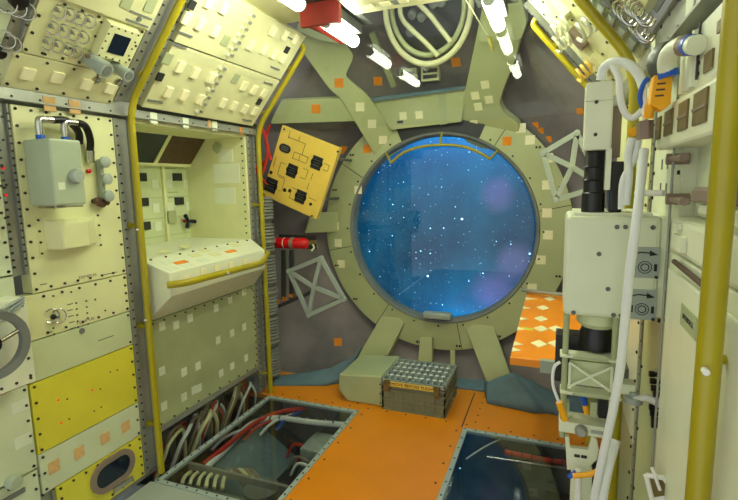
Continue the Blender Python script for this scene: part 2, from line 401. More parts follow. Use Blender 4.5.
u, v = LW.hit(54, 317, .02); MB().lathe(LW, u, v, [(.012, .012), (.012, .02), (.005, .022), (.004, .045), (0, .046)], 10).build('toggle', 'dark', t)
u, v = LW.hit(83, 331, .02); MB().lathe(LW, u, v, [(.014, .012), (.013, .018), (0, .018)], 14).build('vent_cap', 'grey', t)
# blank strip, yellow panel, mint strip, yellow window panel
t = panel(LW, A0, A1, .775, z2, 'pale_green', 'plain pale green strip panel just above the big yellow panel', rkA, nu=0, nv=2)
zy0 = .452
t = panel(LW, A0, A1, zy0, .775, 'yellow', 'large bright yellow rack panel with a few red and dark pins', rkA, nu=0, nv=5)
marks(LW, t, [(67, 399), (100, 389), (110, 372), (117, 370), (94, 411), (101, 407), (69, 419)], r=.004)
marks(LW, t, [(58, 400), (92, 390), (61, 423)], matn='led_red', r=.005, name='red_indicator')
zm0 = .265
t = panel(LW, A0, A1, zm0, zy0, 'mint', 'pale green rack panel with four peach squares in a row', rkA, nu=0, nv=3)
patches(LW, t, [(54, 466.5), (79, 452.5), (105, 438), (125.5, 426.5)], .05, .055, .012, 'patch_peach')
mb = MB(); mb.box(LW, A0+.06, A1-.003, .03, zm0-.003, -.05, .012); mb.screws(LW, edge_screws(A0+.06, A1, .03, zm0, 8, 5), .006, .012)
t = mb.build('panel', ['yellow', 'dark'], rkA, 'yellow panel with an oval window at the bottom', bevel=.0015)
uc, vc = LW.hit(114, 471, .02)
def stadium(uc, vc, hw, hh, n=10):
    o = []
    for a in grid(-math.pi/2, math.pi/2, n): o.append((uc+hw-hh+hh*math.cos(a), vc+hh*math.sin(a)))
    for a in grid(math.pi/2, 3*math.pi/2, n): o.append((uc-hw+hh+hh*math.cos(a), vc+hh*math.sin(a)))
    return o
def stad_ring(mb, fr, uc, vc, o, i, n0, n1, mi=0):
    A, B = stadium(uc, vc, *o), stadium(uc, vc, *i); n = len(A)
    vs = [fr.pt(u, v, k) for k in (n0, n1) for L in (A, B) for u, v in L]
    fs = []
    for j in range(n):
        k = (j+1) % n
        fs += [(j, k, n+k, n+j), (2*n+j, 3*n+j, 3*n+k, 2*n+k), (j, 2*n+j, 2*n+k, k), (n+j, n+k, 3*n+k, 3*n+j)]
    return mb._add(vs, fs, mi)
stad_ring(MB(), LW, uc, vc, (.13, .085), (.102, .056), .012, .026).build('window_frame', 'taupe', t, bevel=.002)
MB().poly(LW, stadium(uc, vc, .102, .056), .012, .016).build('window_glass', 'navy', t)
u, v = LW.hit(122, 488, .012); MB().box(LW, uc-.01, uc+.11, .05, .075, .012, .02).build('slot_cover', 'alu', t)
# neighbouring near rack (left edge)
B0, B1 = .82, 1.272
t = panel(LW, B0, B1, 1.25, 1.94, 'mint', 'pale panel at the left edge with dark and red studs', rkB, nu=6, nv=12)
marks(LW, t, [(2, 117), (3, 140), (2, 167), (1, 186), (6, 185), (5, 218)], r=.006)
marks(LW, t, [(6, 195), (3, 168)], matn='led_red', r=.006, name='red_stud')
MB().box(LW, 1.05, 1.24, 1.4, 1.7, .012, .02).build('cover_plate', 'cream', t, bevel=.002)
tw = thing('handwheel_unit', 'white rounded unit with a large dark handwheel at the left edge', 'handwheel', LW.pt(1.15, .73))
u1, v1 = LW.hit(26, 297, .12); _, v0 = LW.hit(30, 388, .12)
mb = MB().box(LW, .85, u1, v0+.02, v1, .012, .12); mb.screws(LW, [(u, v) for u in grid(1.0, u1-.02, 5) for v in (v0+.04, v1-.02)]+[(u1-.02, v) for v in grid(v0+.05, v1-.03, 5)], .006, .12, .003, 1); mb.build('housing', ['cream_white', 'dark'], tw, bevel=.004)
uc, vc = LW.hit(-6, 346, .19)
rad = .125
mb = MB(); mb.lathe(LW, uc, vc, [(rad-.026, .17), (rad, .165), (rad+.006, .18), (rad, .2), (rad-.026, .195), (rad-.03, .182), (rad-.026, .17)], 40)
mb.build('rim', 'grey', tw)
mb = MB(); mb.lathe(LW, uc, vc, [(.03, .12), (.03, .17), (.022, .2), (0, .2)], 20); mb.build('hub', 'black', tw)
for a in (.3, 2.4, 4.5):
    MB().cyl(LW.pt(uc+.03*math.cos(a), vc+.03*math.sin(a), .182), LW.pt(uc+(rad-.02)*math.cos(a), vc+(rad-.02)*math.sin(a), .182), .008).build('spoke', 'steel', tw)
for k in range(3):
    a, b = LW.hit(2, 322-k*6, .13), LW.hit(24, 303-k*3, .13)
    MB().cyl(LW.pt(*a, .128), LW.pt(*b, .128), .006, seg=8).build('guide_rod', 'light_grey', tw)
MB().box(LW, B0, B1, .79, 1.245, -.05, .010).build('panel', 'mint', rkB, bevel=.002)
t = panel(LW, B0, 1.275, .40, .78, 'mint', 'pale green panel below the handwheel with two faint squares', rkB, nu=0, nv=6)
patches(LW, t, [(20.5, 406), (23, 441)], .07, .05, .012, 'patch_white', .002)
t = panel(LW, B0, B1, .03, .395, 'mint', 'pale green panel with a round grey knob in the bottom left corner', rkB, nu=5, nv=6)
u, v = LW.hit(17.5, 483, .05); MB().lathe(LW, u, v, [(.03, .012), (.03, .04), (.024, .05), (0, .052)]).build('knob', 'sage', t)
MB().box(LW, u-.06, u+.045, v-.075, v-.055, .012, .018).build('slot_cover', 'grey', t)
post(LW, 1.275, 1.335, .03, .395, 'short grey post piece left of the yellow oval-window panel', nscr=4)
# rack plinth strip
MB().box(LW, .3, 1.93, .0, .028, -.12, .0).build('rack_plinth', 'grey', None, 'grey plinth strip under the near left racks', 'plinth')

# ============================================================ WORKBENCH RACK
Y0, Y1, XB = 1.928, 2.942, -2.6
tk = thing('workbench_rack', 'cream workbench alcove rack with slanted front and yellow grab rail', 'workbench', (LX-.25, 2.43, .2))
S = TZ(0)
BZ = 1.205
MB().box(LW, Y0, Y1, BZ, 1.95, -.56, -.53).build('back_wall', 'pale_green', tk)
MB().box(TZ(0), XB, LX, Y1-.025, Y1, BZ, 1.95).screws(EY(Y1-.025), [(LX-.02, z) for z in grid(1.25, 1.92, 14)], .006, 0, .005).build('side_wall', ['cream', 'dark'], tk)
MB().box(TZ(0), XB, LX, Y0, Y0+.025, BZ, 1.95).build('side_wall', 'cream', tk)
MB().box(TZ(0), XB, LX, Y0+.025, Y1-.025, 1.93, 1.95).build('soffit', 'cream', tk)
# side wall details
fs_ = EY(Y1-.025)
mb = MB()
for a, b in (((213, 164), (240, 183)), ((218, 150), (233, 162)), ((214, 188), (236, 204))): mb.pbox(fs_, a, b, 0, .003)
mb.build('cover_plates', 'cream_white', tk, bevel=.001)
u, v = fs_.hit(217.5, 147.5); MB().lathe(fs_, u, v, [(.045, 0), (.04, .012), (0, .014)], 7).build('vent_disc', 'grey_green', tk)
# slanted glass heads
ya, yb, yc = Y0+.03, 2.57, Y1-.03
def head(y0, y1, mat_, nm):
    a = [V3((XB+.05, y0, 1.755)), V3((XB+.05, y1, 1.755)), V3((XB+.20, y1, 1.93)), V3((XB+.20, y0, 1.93))]
    return MB().prism(a, [p+V3((-.003, 0, .012)) for p in a]).build(nm, mat_, tk)
head(ya, yb-.02, 'navy', 'lamp_window'); head(yb+.01, yc, 'brown', 'mesh_grille')
a = [V3((XB+.055, yb-.02, 1.75)), V3((XB+.055, yb+.01, 1.75)), V3((XB+.205, yb+.01, 1.93)), V3((XB+.205, yb-.02, 1.93))]
MB().prism(a, [p+V3((0, 0, .02)) for p in a]).build('divider', 'cream', tk)
# back wall modules
fb = LWx(LX-.53)
mb = MB(); ub, _ = fb.hit(163, 190); mb.box(fb, ub-.012, ub+.012, BZ, 1.75, 0, .02); mb.box(fb, Y0+.02, Y1-.02, 1.735, 1.76, 0, .05)
for y in (197, 217, 235): _, v = fb.hit(170, y); mb.box(fb, Y0+.02, Y1-.02, v-.002, v+.002, 0, .002, 1)
mb.build('module_frame', ['cream', 'grey_green'], tk)
for x, y in ((142, 177), (178, 177), (144, 202), (180, 201), (146, 226)): MB().sq(fb, x, y, .085, .055, 0, .012).build('meter', 'dark', tk)
patches(fb, tk, [(155, 184), (169, 184), (187, 184), (156, 208), (170, 207), (189, 206), (158, 226)], .06, .065, 0, 'patch_white', .004)
mb = MB()
for x, y in ((165, 168), (168, 192), (168, 197)): u, v = fb.hit(x, y); mb.box(fb, u, u+.1, v-.008, v+.001, 0, .002)
mb.build('printed_line', 'grey_green', tk)
MB().sq(fb, 172, 217, .09, .09, 0, .02).build('small_module', 'grey_green', tk)
# bench body
XF = -1.86; ZF, ZG = 1.15, 1.025; YF = 2.79
mb = MB()
A = [V3((LX-.03, Y0+.004, BZ)), V3((LX, Y0+.004, BZ)), V3((XF, Y0-.02, ZF)), V3((XF, Y0-.02, ZG)), V3((LX, Y0+.004, .86)), V3((LX-.03, Y0+.004, .86))]
B_ = [V3((LX-.03, Y1-.004, BZ)), V3((LX, Y1-.004, BZ)), V3((XF, YF, ZF)), V3((XF, YF, ZG)), V3((LX, Y1-.004, .86)), V3((LX-.03, Y1-.004, .86))]
mb.prism(A, B_); mb.box(TZ(0), XB, LX-.03, Y0+.004, Y1-.004, .9, BZ)
fbt = Fr((LX, 0, BZ), (XF-LX, 0, ZF-BZ), (0, 1, 0), (BZ-ZF, 0, XF-LX))
mb.screws(fbt, [(.02, y) for y in grid(Y0+.05, Y1-.08, 9)], .007, 0, .006, 1)
mb.build('bench_body', ['cream_white', 'dark'], tk, bevel=.004)
mb = MB()

for x, y in ((181, 262), (231, 251)): MB().sq(fbt, x, y, .035, .09, 0, .003).build('marker_patch', 'patch_orange', tk, label='orange marker patch')
for x, y in ((165, 251), (185, 246), (205, 250), (222, 247), (168, 262), (195, 255), (215, 254), (204, 260), (188, 265), (172, 268), (235, 245)):
    MB().sq(fbt, x, y, .05, .07, 0, .002).build('velcro_patch', 'cream' if (x % 2) else 'patch_white', tk)
ff = LWx(XF)
patches(ff, tk, [(187, 280), (203, 273), (217, 269), (231, 266), (245, 263)], .045, .05, 0, 'patch', .003)
xr = -1.79
u0, v0 = LWx(xr).hit(178, 285); u1, v1 = LWx(xr).hit(262, 263)
rail = fillet([(XF, u0, v0-.005), (xr, u0+.05, v0), (xr, u1, v1), (-1.96, 2.98, v1+.01)], .05)
MB().tube(rail, .019, 14).build('grab_rail', 'rail', tk)
MB().lathe(LWx(xr+.017), (u0+u1)/2, (v0+v1)/2, [(.009, 0), (.009, .006), (0, .006)], 10).build('rail_rivet', 'white', tk)
# lower door
mb = MB().box(LW, Y0+.004, Y1-.004, .235, .856, -.05, .004); mb.screws(LW, [(y, .842) for y in grid(Y0+.04, Y1-.04, 12)]+[(Y0+.02, v) for v in grid(.28, .82, 12)]+[(Y1-.02, v) for v in grid(.28, .82, 12)]+[(y, .25) for y in grid(Y0+.04, Y1-.04, 10)], .006, .004, .005, 1); mb.build('lower_panel', ['grey_green', 'dark'], tk, bevel=.002)
patches(LW, tk, [(162, 326), (176, 325), (190, 318), (216, 308), (230, 300), (244, 292), (218, 340), (232, 333), (244, 327), (162, 371), (184, 372), (198, 366), (221, 373), (232, 366), (246, 358), (184, 397), (194, 390), (199, 388), (164, 406)], .045, .05, .004, 'patch_white', .003)
u, v = fb.hit(184, 221); wg = thing('wall_clamp', 'small dark purple three-armed clamp on the workbench back wall', 'clamp', fb.pt(u, v, .0))
mb = MB()
for a in (-.2, 2.1, 4.3): mb.cyl(fb.pt(u, v, .04), fb.pt(u+.075*math.cos(a), v+.05*math.sin(a), .05), .012, .016)
mb.build('arms', 'navy', wg); MB().lathe(fb, u, v, [(.012, 0), (.012, .05), (0, .052)], 12).build('stem', 'red', wg)
MB().box(TZ(0), LX-.14, LX-.0, Y0, Y1, .20, .232).build('base_rail', 'alu', None, 'grey metal rail under the workbench rack above the cable bay', 'rail')

# ============================================================ LEFT OVERHEAD
for (x0, y0), (x1, y1) in ():
    pass
u0 = 1.318; u1 = 1.832
_, va = LO.hit(60, 92); _, vb = LO.hit(60, 63); _, vc = LO.hit(100, 12)
va, vb = .055, .163; vc = .415
u1 = 1.803
rkC = rack('left overhead rack with switch guards, small screen and grey eyepieces', LO.pt(1.5, .06), 'overhead_rack'); rkD = rack('pale overhead rack with loop switches in the top left corner', LO.pt(1.0, .06), 'overhead_rack'); rkE = rack('far left overhead rack closed by four cover panels with velcro pads', LO.pt(2.44, .03), 'overhead_rack')
t = panel(LO, u0-.02, u1, va-.05, vb, 'cream_over', 'strip with four square velcro pads', rkC, nu=5, nv=2)
patches(LO, t, [(27.5, 73.5), (57, 77), (86, 84), (109.5, 88)], .05, .05, .012, 'patch', .01)
for x, y in ((96, 80), (118, 82)):
    u, v = LO.hit(x, y, .015); MB().lathe(LO, u, v, [(.02, .012), (.02, .02), (.012, .021), (.01, .016), (0, .016)], 18).build('key_socket', 'steel', t)
t = panel(LO, u0, u1, vb, vc, 'cream', 'switch panel', rkC, nu=7, nv=4)
tsw = t
rows = [((58, 10), (68.5, 13), (79, 16.5), (88.5, 20)), ((52, 26), (62.5, 29), (73, 32.5), (82, 35.5)), ((46.5, 41.5), (56.5, 44.5), (67, 47.5), (75.5, 50.5))]
for r_ in rows:
    for i, (x, y) in enumerate(r_):
        u, v = LO.hit(x, y, .015)
        pts = [LO.pt(u+.018*math.cos(a), v-.004+.026*math.sin(a), .014+.022*math.sin((a+2.2)/4.4*math.pi)) for a in grid(-2.2, 2.2, 12)]
        MB().tube(pts, .0035, 8).build('switch_guard', 'steel', t)
        MB().lathe(LO, u-.005, v, [(.009, .012), (.009, .018), (.004, .02), (.004, .034), (0, .036)], 10).build('toggle', 'alu', t)
us, vs_ = LO.hit(119, 45, .05)
sc0 = MB().frus(LO, us-.085, us+.085, vs_-.085, vs_+.085, .012, .05, .008, .008).screws(LO, edge_screws(us-.075, us+.075, vs_-.075, vs_+.075, 5, 5, .006), .004, .05, .003).build('screen_bezel', ['cream', 'dark'], t, bevel=.004)
MB().box(LO, us-.042, us+.042, vs_-.045, vs_+.045, .05, .053).build('screen', 'navy', t)
marks(LO, t, [(95, 36), (101, 22), (70, 48), (84, 62), (42, 53)], r=.006)
tb = thing('eyepiece_scope', 'pair of grey cylindrical eyepieces sticking out below the overhead screen', 'scope', LO.pt(*LO.hit(104, 68, .04), .02))
for (a, b, r_) in (((91, 60), (107, 71), .033), ((116, 68), (129, 76), .026)):
    p, q = LO.pt(*LO.hit(*a, .03), .012), LO.pt(*LO.hit(*b, .11), .11)
    d = (q-p); o = MB().tube([p, p+d*.75, p+d*.76, q], [r_, r_, r_*1.08, r_*1.08], 20).build('barrel', 'light_grey', tb)
    MB().cyl(q, q+d.normalized()*.003, r_*.75, seg=20).build('lens_cap', 'grey', o)
MB().cyl(LO.pt(*LO.hit(86, 51, .02), .012), LO.pt(*LO.hit(88, 56, .05), .05), .012).build('hinge_arm', 'steel', tb)
# upper cover in near bay
t = panel(LO, u0, u1, vc, .735, 'cream_over', 'plain cover with two dark windows and a latch', rkC, nu=0, nv=0, n=.03, scr=False)
for x, y in ((128, 1), (151, 5)): MB().sq(LO, x, y, .05, .07, .03, .034).build('window', 'grey_green', t)
u, v = LO.hit(139, 19, .03); mb = MB()
for dv in (.02, -.02): mb.box(LO, u-.06, u+.06, v+dv-.004, v+dv+.004, .03, .034)
mb.lathe(LO, u, v, [(.012, .03), (.01, .036), (0, .036)], 12); mb.build('latch', 'grey', t)
# leftmost partial panel
t = panel(LO, .82, 1.252, .01, .735, 'mint', None, rkD, nu=5, nv=6)
for x, y in ((5, 2), (15, 6), (24, 9), (4, 38), (10, 42)):
    u, v = LO.hit(x, y, .015)
    pts = [LO.pt(u+.024*math.cos(a), v+.03*math.sin(a), .014+.03*math.sin((a+2.2)/4.4*math.pi)) for a in grid(-2.2, 2.2, 12)]
    MB().tube(pts, .0035, 8).build('switch_guard', 'steel', t)
for x, y, r_ in ((19, 1, .03), (0, 53, .02)):
    u, v = LO.hit(x, y, .03); MB().lathe(LO, u, v, [(r_, .012), (r_, .04), (r_*.7, .045), (0, .045)]).build('round_knob', 'black', t)
# far bay: four cover panels
us0, us1 = 1.96, 2.945
um, vm = LO.hit(222, 58); vm2 = vm
uses = [(us0, um-.0, 'left'), (um+.0, us1, 'right')]
lbls = {(0, 0): 'lower left cover', (1, 0): 'lower right cover', (0, 1): 'upper left cover', (1, 1): 'upper right cover'}
covers = {}
for i, (a, b, _) in enumerate(uses):
    for j, (c, d) in enumerate(((.03, vm-.004), (vm+.004, .735))):
        t = MB().box(LO, a+.003, b-.003, c, d, -.03, .03).build('cover', 'cream_over', rkE, lbls[(i, j)], bevel=.004); covers[(i, j)] = t
        e = b-.02 if i == 0 else a+.02
        for k, vv in enumerate(grid(c+.04, d-.04, 7)): MB().box(LO, e-.008, e+.008, vv-.008, vv+.008, .03, .042).build('hinge_tab', 'alu' if i else 'cream_white', t)
def cover_of(u, v): return covers[(0 if u < um else 1, 0 if v < vm else 1)]
for lst, mt, w, h, th_ in (([(180, 67), (195, 73), (211, 78), (168, 92), (184, 95), (200, 99), (186, 18), (200, 24), (215, 31), (209, 2), (224, 8)], 'patch', .045, .06, .014),
                    ([(244, 86), (254, 90), (264, 93), (223, 103), (234, 106), (245, 109), (255, 111), (251, 45), (264, 49), (274, 54), (283, 58), (273, 31), (285, 35), (295, 39)], 'patch', .045, .06, .014),
                    ([(168, 59), (226, 41), (266, 21), (236, 79)], 'grey_green', .055, .06, .005), ([(160, 77), (287, 50), (259, 102), (192, 5)], 'dark', .04, .045, .01)):
    for x, y in lst:
        u, v = LO.hit(x, y, .035)
        if u < 1.95 or v > .70 or u > 2.92: continue
        MB().box(LO, u-w/2, u+w/2, v-h/2, v+h/2, .029, .03+th_).build('velcro_pad' if mt == 'patch' else 'inset', mt, cover_of(u, v), bevel=.002)
for x, y in ((183, 33), (177, 45), (155, 101), (275, 68), (268, 83), (247, 120), (293, 28)):
    u, v = LO.hit(x, y, .03); u = min(max(u, 2.0), 2.87); v = min(v, .68)
    MB().box(LO, u-.05, u+.05, v-.005, v+.005, .03, .036).build('latch', 'grey', cover_of(u, v))
struct('trim_5', MB().box(LO, us0, us1, vm-.004, vm+.004, -.03, .01).box(LO, us0, 3.02, -.02, .028, -.05, .012), ['dark'])

# ============================================================ POLES
POLE_R = .0175
def pole(pts, label, brs=(), r=POLE_R, clips=()):
    t = thing('grab_pole', label, 'pole', pts[0])
    MB().tube(fillet(pts, .10, 7), r, 16).build('tube', 'rail', t)
    for a, b in brs:
        MB().cyl(a, b, .008, seg=8).cyl(b, V3(b)+(V3(b)-V3(a)).normalized()*.006, .018, seg=10).build('bracket', 'rail', t)
    for c in clips: MB().lathe(Fr(c, (1, 0, 0), (0, 0, 1), (0, -1, 0)), 0, 0, [(.0055, -.01), (.0055, .003), (0, .004)], 10).build('rivet', 'white', t)
    return t
PX = -2.0
pole([(PX, 1.88, .02), (PX, 1.88, 2.0), (-1.52, 1.88, 2.58)], 'near left yellow grab pole bending inward under the overhead rack',
     [((PX, 1.88, z), (LX+.012, 1.88, z)) for z in (.3, .86, 1.4)] + [((PX+.12, 1.88, 2.14), (LO.pt(1.88, .20, .02)))], clips=[(PX, 1.858, 1.38), (PX, 1.858, .9)])
pole([(PX, 2.99, .0), (PX, 2.99, 1.99), (-1.60, 2.99, 2.49), (-1.64, 2.99, 2.53)], 'far left yellow grab pole at the end of the workbench rack',
     [((PX, 2.99, z), (LX+.01, 2.99, z)) for z in (.16, .98, 1.45)] + [((-1.9, 2.99, 2.11), LO.pt(2.99, .1, -.02)), ((-1.68, 2.99, 2.39), LO.pt(2.99, .45, -.02))])
pole([(.235, 1.88, -.0), (.235, 1.88, 1.97), (-.22, 1.88, 2.55)], 'thick yellow grab pole behind the white instrument, running up the right overhead',
     [((.06, 1.88, 2.19), RO.pt(1.88, .3, .012))])
pole([(.235, 2.99, .0), (.235, 2.99, 1.98), (-.155, 2.99, 2.46), (-.12, 2.97, 2.50)], 'far right yellow grab pole slanting beside the overhead rack edge',
     [((-.06, 2.99, 2.345), RO.pt(2.96, .4, .0))])
pole([(.245, .9, .0), (.24, .9, 1.97), (-.2, .9, 2.55)], 'large yellow grab pole in the foreground at the right edge', [((.24, .9, 1.30), (.30, .93, 1.30))], r=.0185, clips=[(.232, .872, 1.29)])

# ============================================================ END RING AND FRAME
er = EY(RINGY)
t = thing('viewport_ring', 'big pale green ring flange around the round blue window', 'ring', (AX, RINGY, AZ-1.03))
def ring(fr, r0, r1, n0, n1, seg=72):
    return [(r0, n0), (r1, n0), (r1, n1), (r0, n1), (r0, n0)]
RC = (AX+.0, AZ+.005)
fl_ = MB().lathe(er, *RC, ring(er, .79, 1.03, -.10, 0), 96)
MB().lathe(er, *RC, [(.79, -.10), (.80, -.005), (.79, .01), (.775, .005), (.762, -.02), (.762, -.10), (.79, -.10)], 96).build('inner_lip', 'grey', t)
mb = fl_; mb.screws(er, [(RC[0]+.995*math.cos(a)+dx, RC[1]+.995*math.sin(a)) for a in grid(0, 2*math.pi, 19)[:-1] for dx in (-.012, .012)], .009, 0, .008, 1)
mb.screws(er, [(RC[0]+.82*math.cos(a), RC[1]+.82*math.sin(a)) for a in grid(0, 2*math.pi, 25)[:-1]], .008, 0, .008, 1)
for a in grid(.2, 2*math.pi+.2, 9)[:-1]:
    p0 = er.pt(RC[0]+.80*math.cos(a), RC[1]+.80*math.sin(a), .001); p1 = er.pt(RC[0]+1.028*math.cos(a), RC[1]+1.028*math.sin(a), .001); mb.cyl(p0, p1, .003, seg=6, mi=1)
mb.build('flange', ['ring_green', 'dark'], t, bevel=.003)
for x, y in ((548, 158), (547, 185), (547, 213), (548, 235), (541, 260), (532, 288), (358, 190), (335, 226), (341, 264), (338, 243), (530, 140), (521, 128)):
    MB().sq(er, x, y, .07, .07, 0, .004).build('marker_patch', 'patch', t, bevel=.001)
for x, y in ((507, 141), (367, 149)): MB().sq(er, x, y, .065, .065, 0, .004).build('marker_patch', 'patch_orange', t, label='orange marker patch')
u, v = er.hit(438, 315); MB().box(er, u-.12, u+.12, v-.025, v+.03, -.02, .06).build('sill_block', 'light_grey', t, bevel=.012)
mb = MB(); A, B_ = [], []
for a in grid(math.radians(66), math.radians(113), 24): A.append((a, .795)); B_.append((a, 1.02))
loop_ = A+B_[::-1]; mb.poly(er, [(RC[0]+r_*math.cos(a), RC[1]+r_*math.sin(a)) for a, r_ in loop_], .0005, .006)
mb.build('recess_shade', 'dark', t)  # dark sheet standing in for the shaded recess above the window
# window handrail
yh = EY(3.84)
pts = [yh.pt(*yh.hit(x, y)) for x, y in ((391, 163), (403, 153), (420, 147), (440, 145), (460, 146), (476, 151), (490, 159))]
th_ = thing('window_handrail', 'curved thin yellow rail across the top of the round window', 'handrail', pts[3])
MB().tube(spline(pts), .011, 10).build('bar', 'rail', th_)
for p in (pts[0], pts[3], pts[-1]):
    d = V3((p.x-RC[0], 0, p.z-RC[1])); dn = d.normalized(); q = V3((RC[0], RINGY-.0, RC[1]))+dn*.79
    MB().cyl(p, q, .009, seg=8).build('standoff', 'rail', th_)
# star field behind the window
def star_mat():
    m = bpy.data.materials.new('star_backdrop'); m.use_nodes = True; nt = m.node_tree; N = nt.nodes; L = nt.links; b = N['Principled BSDF']
    b.inputs['Roughness'].default_value = .8
    tc = N.new('ShaderNodeTexCoord'); nz = N.new('ShaderNodeTexNoise'); nz.inputs['Scale'].default_value = 1.4; nz.inputs['Detail'].default_value = 6
    L.new(tc.outputs['Object'], nz.inputs['Vector'])
    rp = N.new('ShaderNodeValToRGB'); e = rp.color_ramp.elements; e[0].position = .35; e[0].color = lin((8, 88, 146)); e[1].position = .65; e[1].color = lin((24, 138, 200))
    L.new(nz.outputs['Fac'], rp.inputs['Fac']); prev = rp.outputs['Color']
    ef = EY(4.45); lilac_reflections = [(ef.hit(*p)[0]-(AX-.2), ef.hit(*p)[1]-(AZ-1.3), a, b_) for p, a, b_ in (((502, 190), .17, .18), ((520, 258), .2, .2), ((500, 288), .24, .22))]
    for (cx, cz, sx, sz) in lilac_reflections:      # lilac reflections in the window, painted into the backdrop colour
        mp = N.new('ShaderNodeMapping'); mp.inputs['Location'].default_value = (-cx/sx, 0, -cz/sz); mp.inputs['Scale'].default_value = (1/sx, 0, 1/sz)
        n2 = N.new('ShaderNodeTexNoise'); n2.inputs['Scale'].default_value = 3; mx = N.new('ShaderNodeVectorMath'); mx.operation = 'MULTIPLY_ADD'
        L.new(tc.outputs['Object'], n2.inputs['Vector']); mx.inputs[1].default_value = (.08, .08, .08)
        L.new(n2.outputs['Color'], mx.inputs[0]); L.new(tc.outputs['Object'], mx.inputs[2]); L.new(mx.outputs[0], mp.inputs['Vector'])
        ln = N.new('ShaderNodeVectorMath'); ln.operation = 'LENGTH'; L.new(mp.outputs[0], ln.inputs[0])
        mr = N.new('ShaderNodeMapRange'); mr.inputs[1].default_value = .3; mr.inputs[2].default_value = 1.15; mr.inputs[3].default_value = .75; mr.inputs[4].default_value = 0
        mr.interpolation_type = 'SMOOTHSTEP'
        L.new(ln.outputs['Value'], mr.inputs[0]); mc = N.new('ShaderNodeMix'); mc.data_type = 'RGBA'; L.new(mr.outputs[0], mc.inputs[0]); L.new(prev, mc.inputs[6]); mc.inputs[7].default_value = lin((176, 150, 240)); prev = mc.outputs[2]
    L.new(prev, b.inputs['Base Color'])
    tot = None; sx_ = N.new('ShaderNodeSeparateXYZ'); L.new(tc.outputs['Object'], sx_.inputs[0]); cb = N.new('ShaderNodeCombineXYZ'); L.new(sx_.outputs[0], cb.inputs[0]); L.new(sx_.outputs[2], cb.inputs[1])
    for sc_, thr, st in ((19, .10, 8), (8, .055, 26), (3.1, .032, 80)):
        vo = N.new('ShaderNodeTexVoronoi'); vo.voronoi_dimensions = '2D'; vo.inputs['Scale'].default_value = sc_; L.new(cb.outputs[0], vo.inputs['Vector'])
        cr = N.new('ShaderNodeMapRange'); cr.inputs[1].default_value = thr*.4; cr.inputs[2].default_value = thr; cr.inputs[3].default_value = 1; cr.inputs[4].default_value = 0
        L.new(vo.outputs['Distance'], cr.inputs[0])
        sp_ = N.new('ShaderNodeSeparateColor'); L.new(vo.outputs['Color'], sp_.inputs[0])
        pw = N.new('ShaderNodeMath'); pw.operation = 'POWER'; pw.inputs[1].default_value = 6; L.new(sp_.outputs[0], pw.inputs[0])
        a = N.new('ShaderNodeMath'); a.operation = 'MULTIPLY'; L.new(cr.outputs[0], a.inputs[0]); L.new(pw.outputs[0], a.inputs[1])
        c = N.new('ShaderNodeMath'); c.operation = 'MULTIPLY'; c.inputs[1].default_value = st*.25; L.new(a.outputs[0], c.inputs[0])
        if tot is None: tot = c.outputs[0]
        else:
            ad = N.new('ShaderNodeMath'); ad.operation = 'ADD'; L.new(tot, ad.inputs[0]); L.new(c.outputs[0], ad.inputs[1]); tot = ad.outputs[0]
    b.inputs['Emission Color'].default_value = lin((170, 220, 255)); L.new(tot, b.inputs['Emission Strength'])
    M['star_backdrop'] = m
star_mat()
BY = 4.45
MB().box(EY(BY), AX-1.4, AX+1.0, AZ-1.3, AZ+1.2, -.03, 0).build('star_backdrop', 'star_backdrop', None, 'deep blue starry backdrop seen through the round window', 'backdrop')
mb = MB(); dm('night', (14, 30, 60), .8)
mb.box(TZ(0), AX-1.45, AX-1.4, 4.06, BY+.03, AZ-1.3, AZ+1.2); mb.box(TZ(0), AX+1.0, AX+1.05, 4.06, BY+.03, AZ-1.3, AZ+1.2)
mb.box(TZ(0), AX-1.4, AX+1.0, 4.06, BY, AZ-1.35, AZ-1.3); mb.box(TZ(0), AX-1.4, AX+1.0, 4.06, BY, AZ+1.2, AZ+1.25)
struct('light_shield', mb, ['night'])  # unseen box added round the backdrop to keep world light out
M['blue_fill'] = mat('blue_fill', (200, 230, 255), emit=(130, 225, 255), es=18)
for k, (p, q, r_, lb) in enumerate((((AX-.8, 4.2, AZ+.98), (AX+.8, 4.2, AZ+.98), .03, 'unseen blue tube added above the round window to light the stars'), ((AX-.2, 4.2, AZ-.98), (AX+.45, 4.2, AZ-.98), .02, 'short unseen blue tube added below the round window to light the backdrop'))):
    MB().cyl(p, q, r_).build('backdrop_fill', 'blue_fill', None, lb, 'lamp')  # unseen tubes added behind the ring to light the star backdrop
struct('window_1', MB().lathe(EY(3.96), *RC, [(.75, 0), (.75, .01), (0, .01)], 72), ['glass'])

# frame beams on the cone
def cone_fr(x, y, lift=.0):
    P = on_cone(x, y, lift); d = V3((P.x-AX, 0, P.z-AZ)).normalized(); Nn = -V3((.8*d.x, 1, .8*d.z)).normalized()
    Vv = (V3((0, 0, 1))-Nn*Nn.z).normalized(); return Fr(P, Vv.cross(Nn), Vv, Nn)
def tilt(ang, slope=.55, y=3.80, r=1.0):      # plane lying along the cone in the direction ang
    d = V3((math.cos(ang), 0, math.sin(ang))); O = V3((AX, y, AZ))+d*r
    Nn = -V3((slope*d.x, 1, slope*d.z)).normalized(); Vv = (V3((0, 0, 1))-Nn*Nn.z).normalized(); return Fr(O, Vv.cross(Nn), Vv, Nn)
def beam(fr, px, label, parts=(), th=.07, matn='ring_green', name='frame_beam', size=.07):
    pts = [fr.hit(*p) for p in px]; c = fr.pt(sum(p[0] for p in pts)/len(pts), min(p[1] for p in pts), -th)
    t = thing(name, label, 'beam', c)
    MB().poly(fr, pts, -th, 0).build('web', matn, t, bevel=.004)
    for x, y, mt in parts: MB().sq(fr, x, y, size, size, 0, .004).build('marker_patch', mt, t, bevel=.001)
    return t
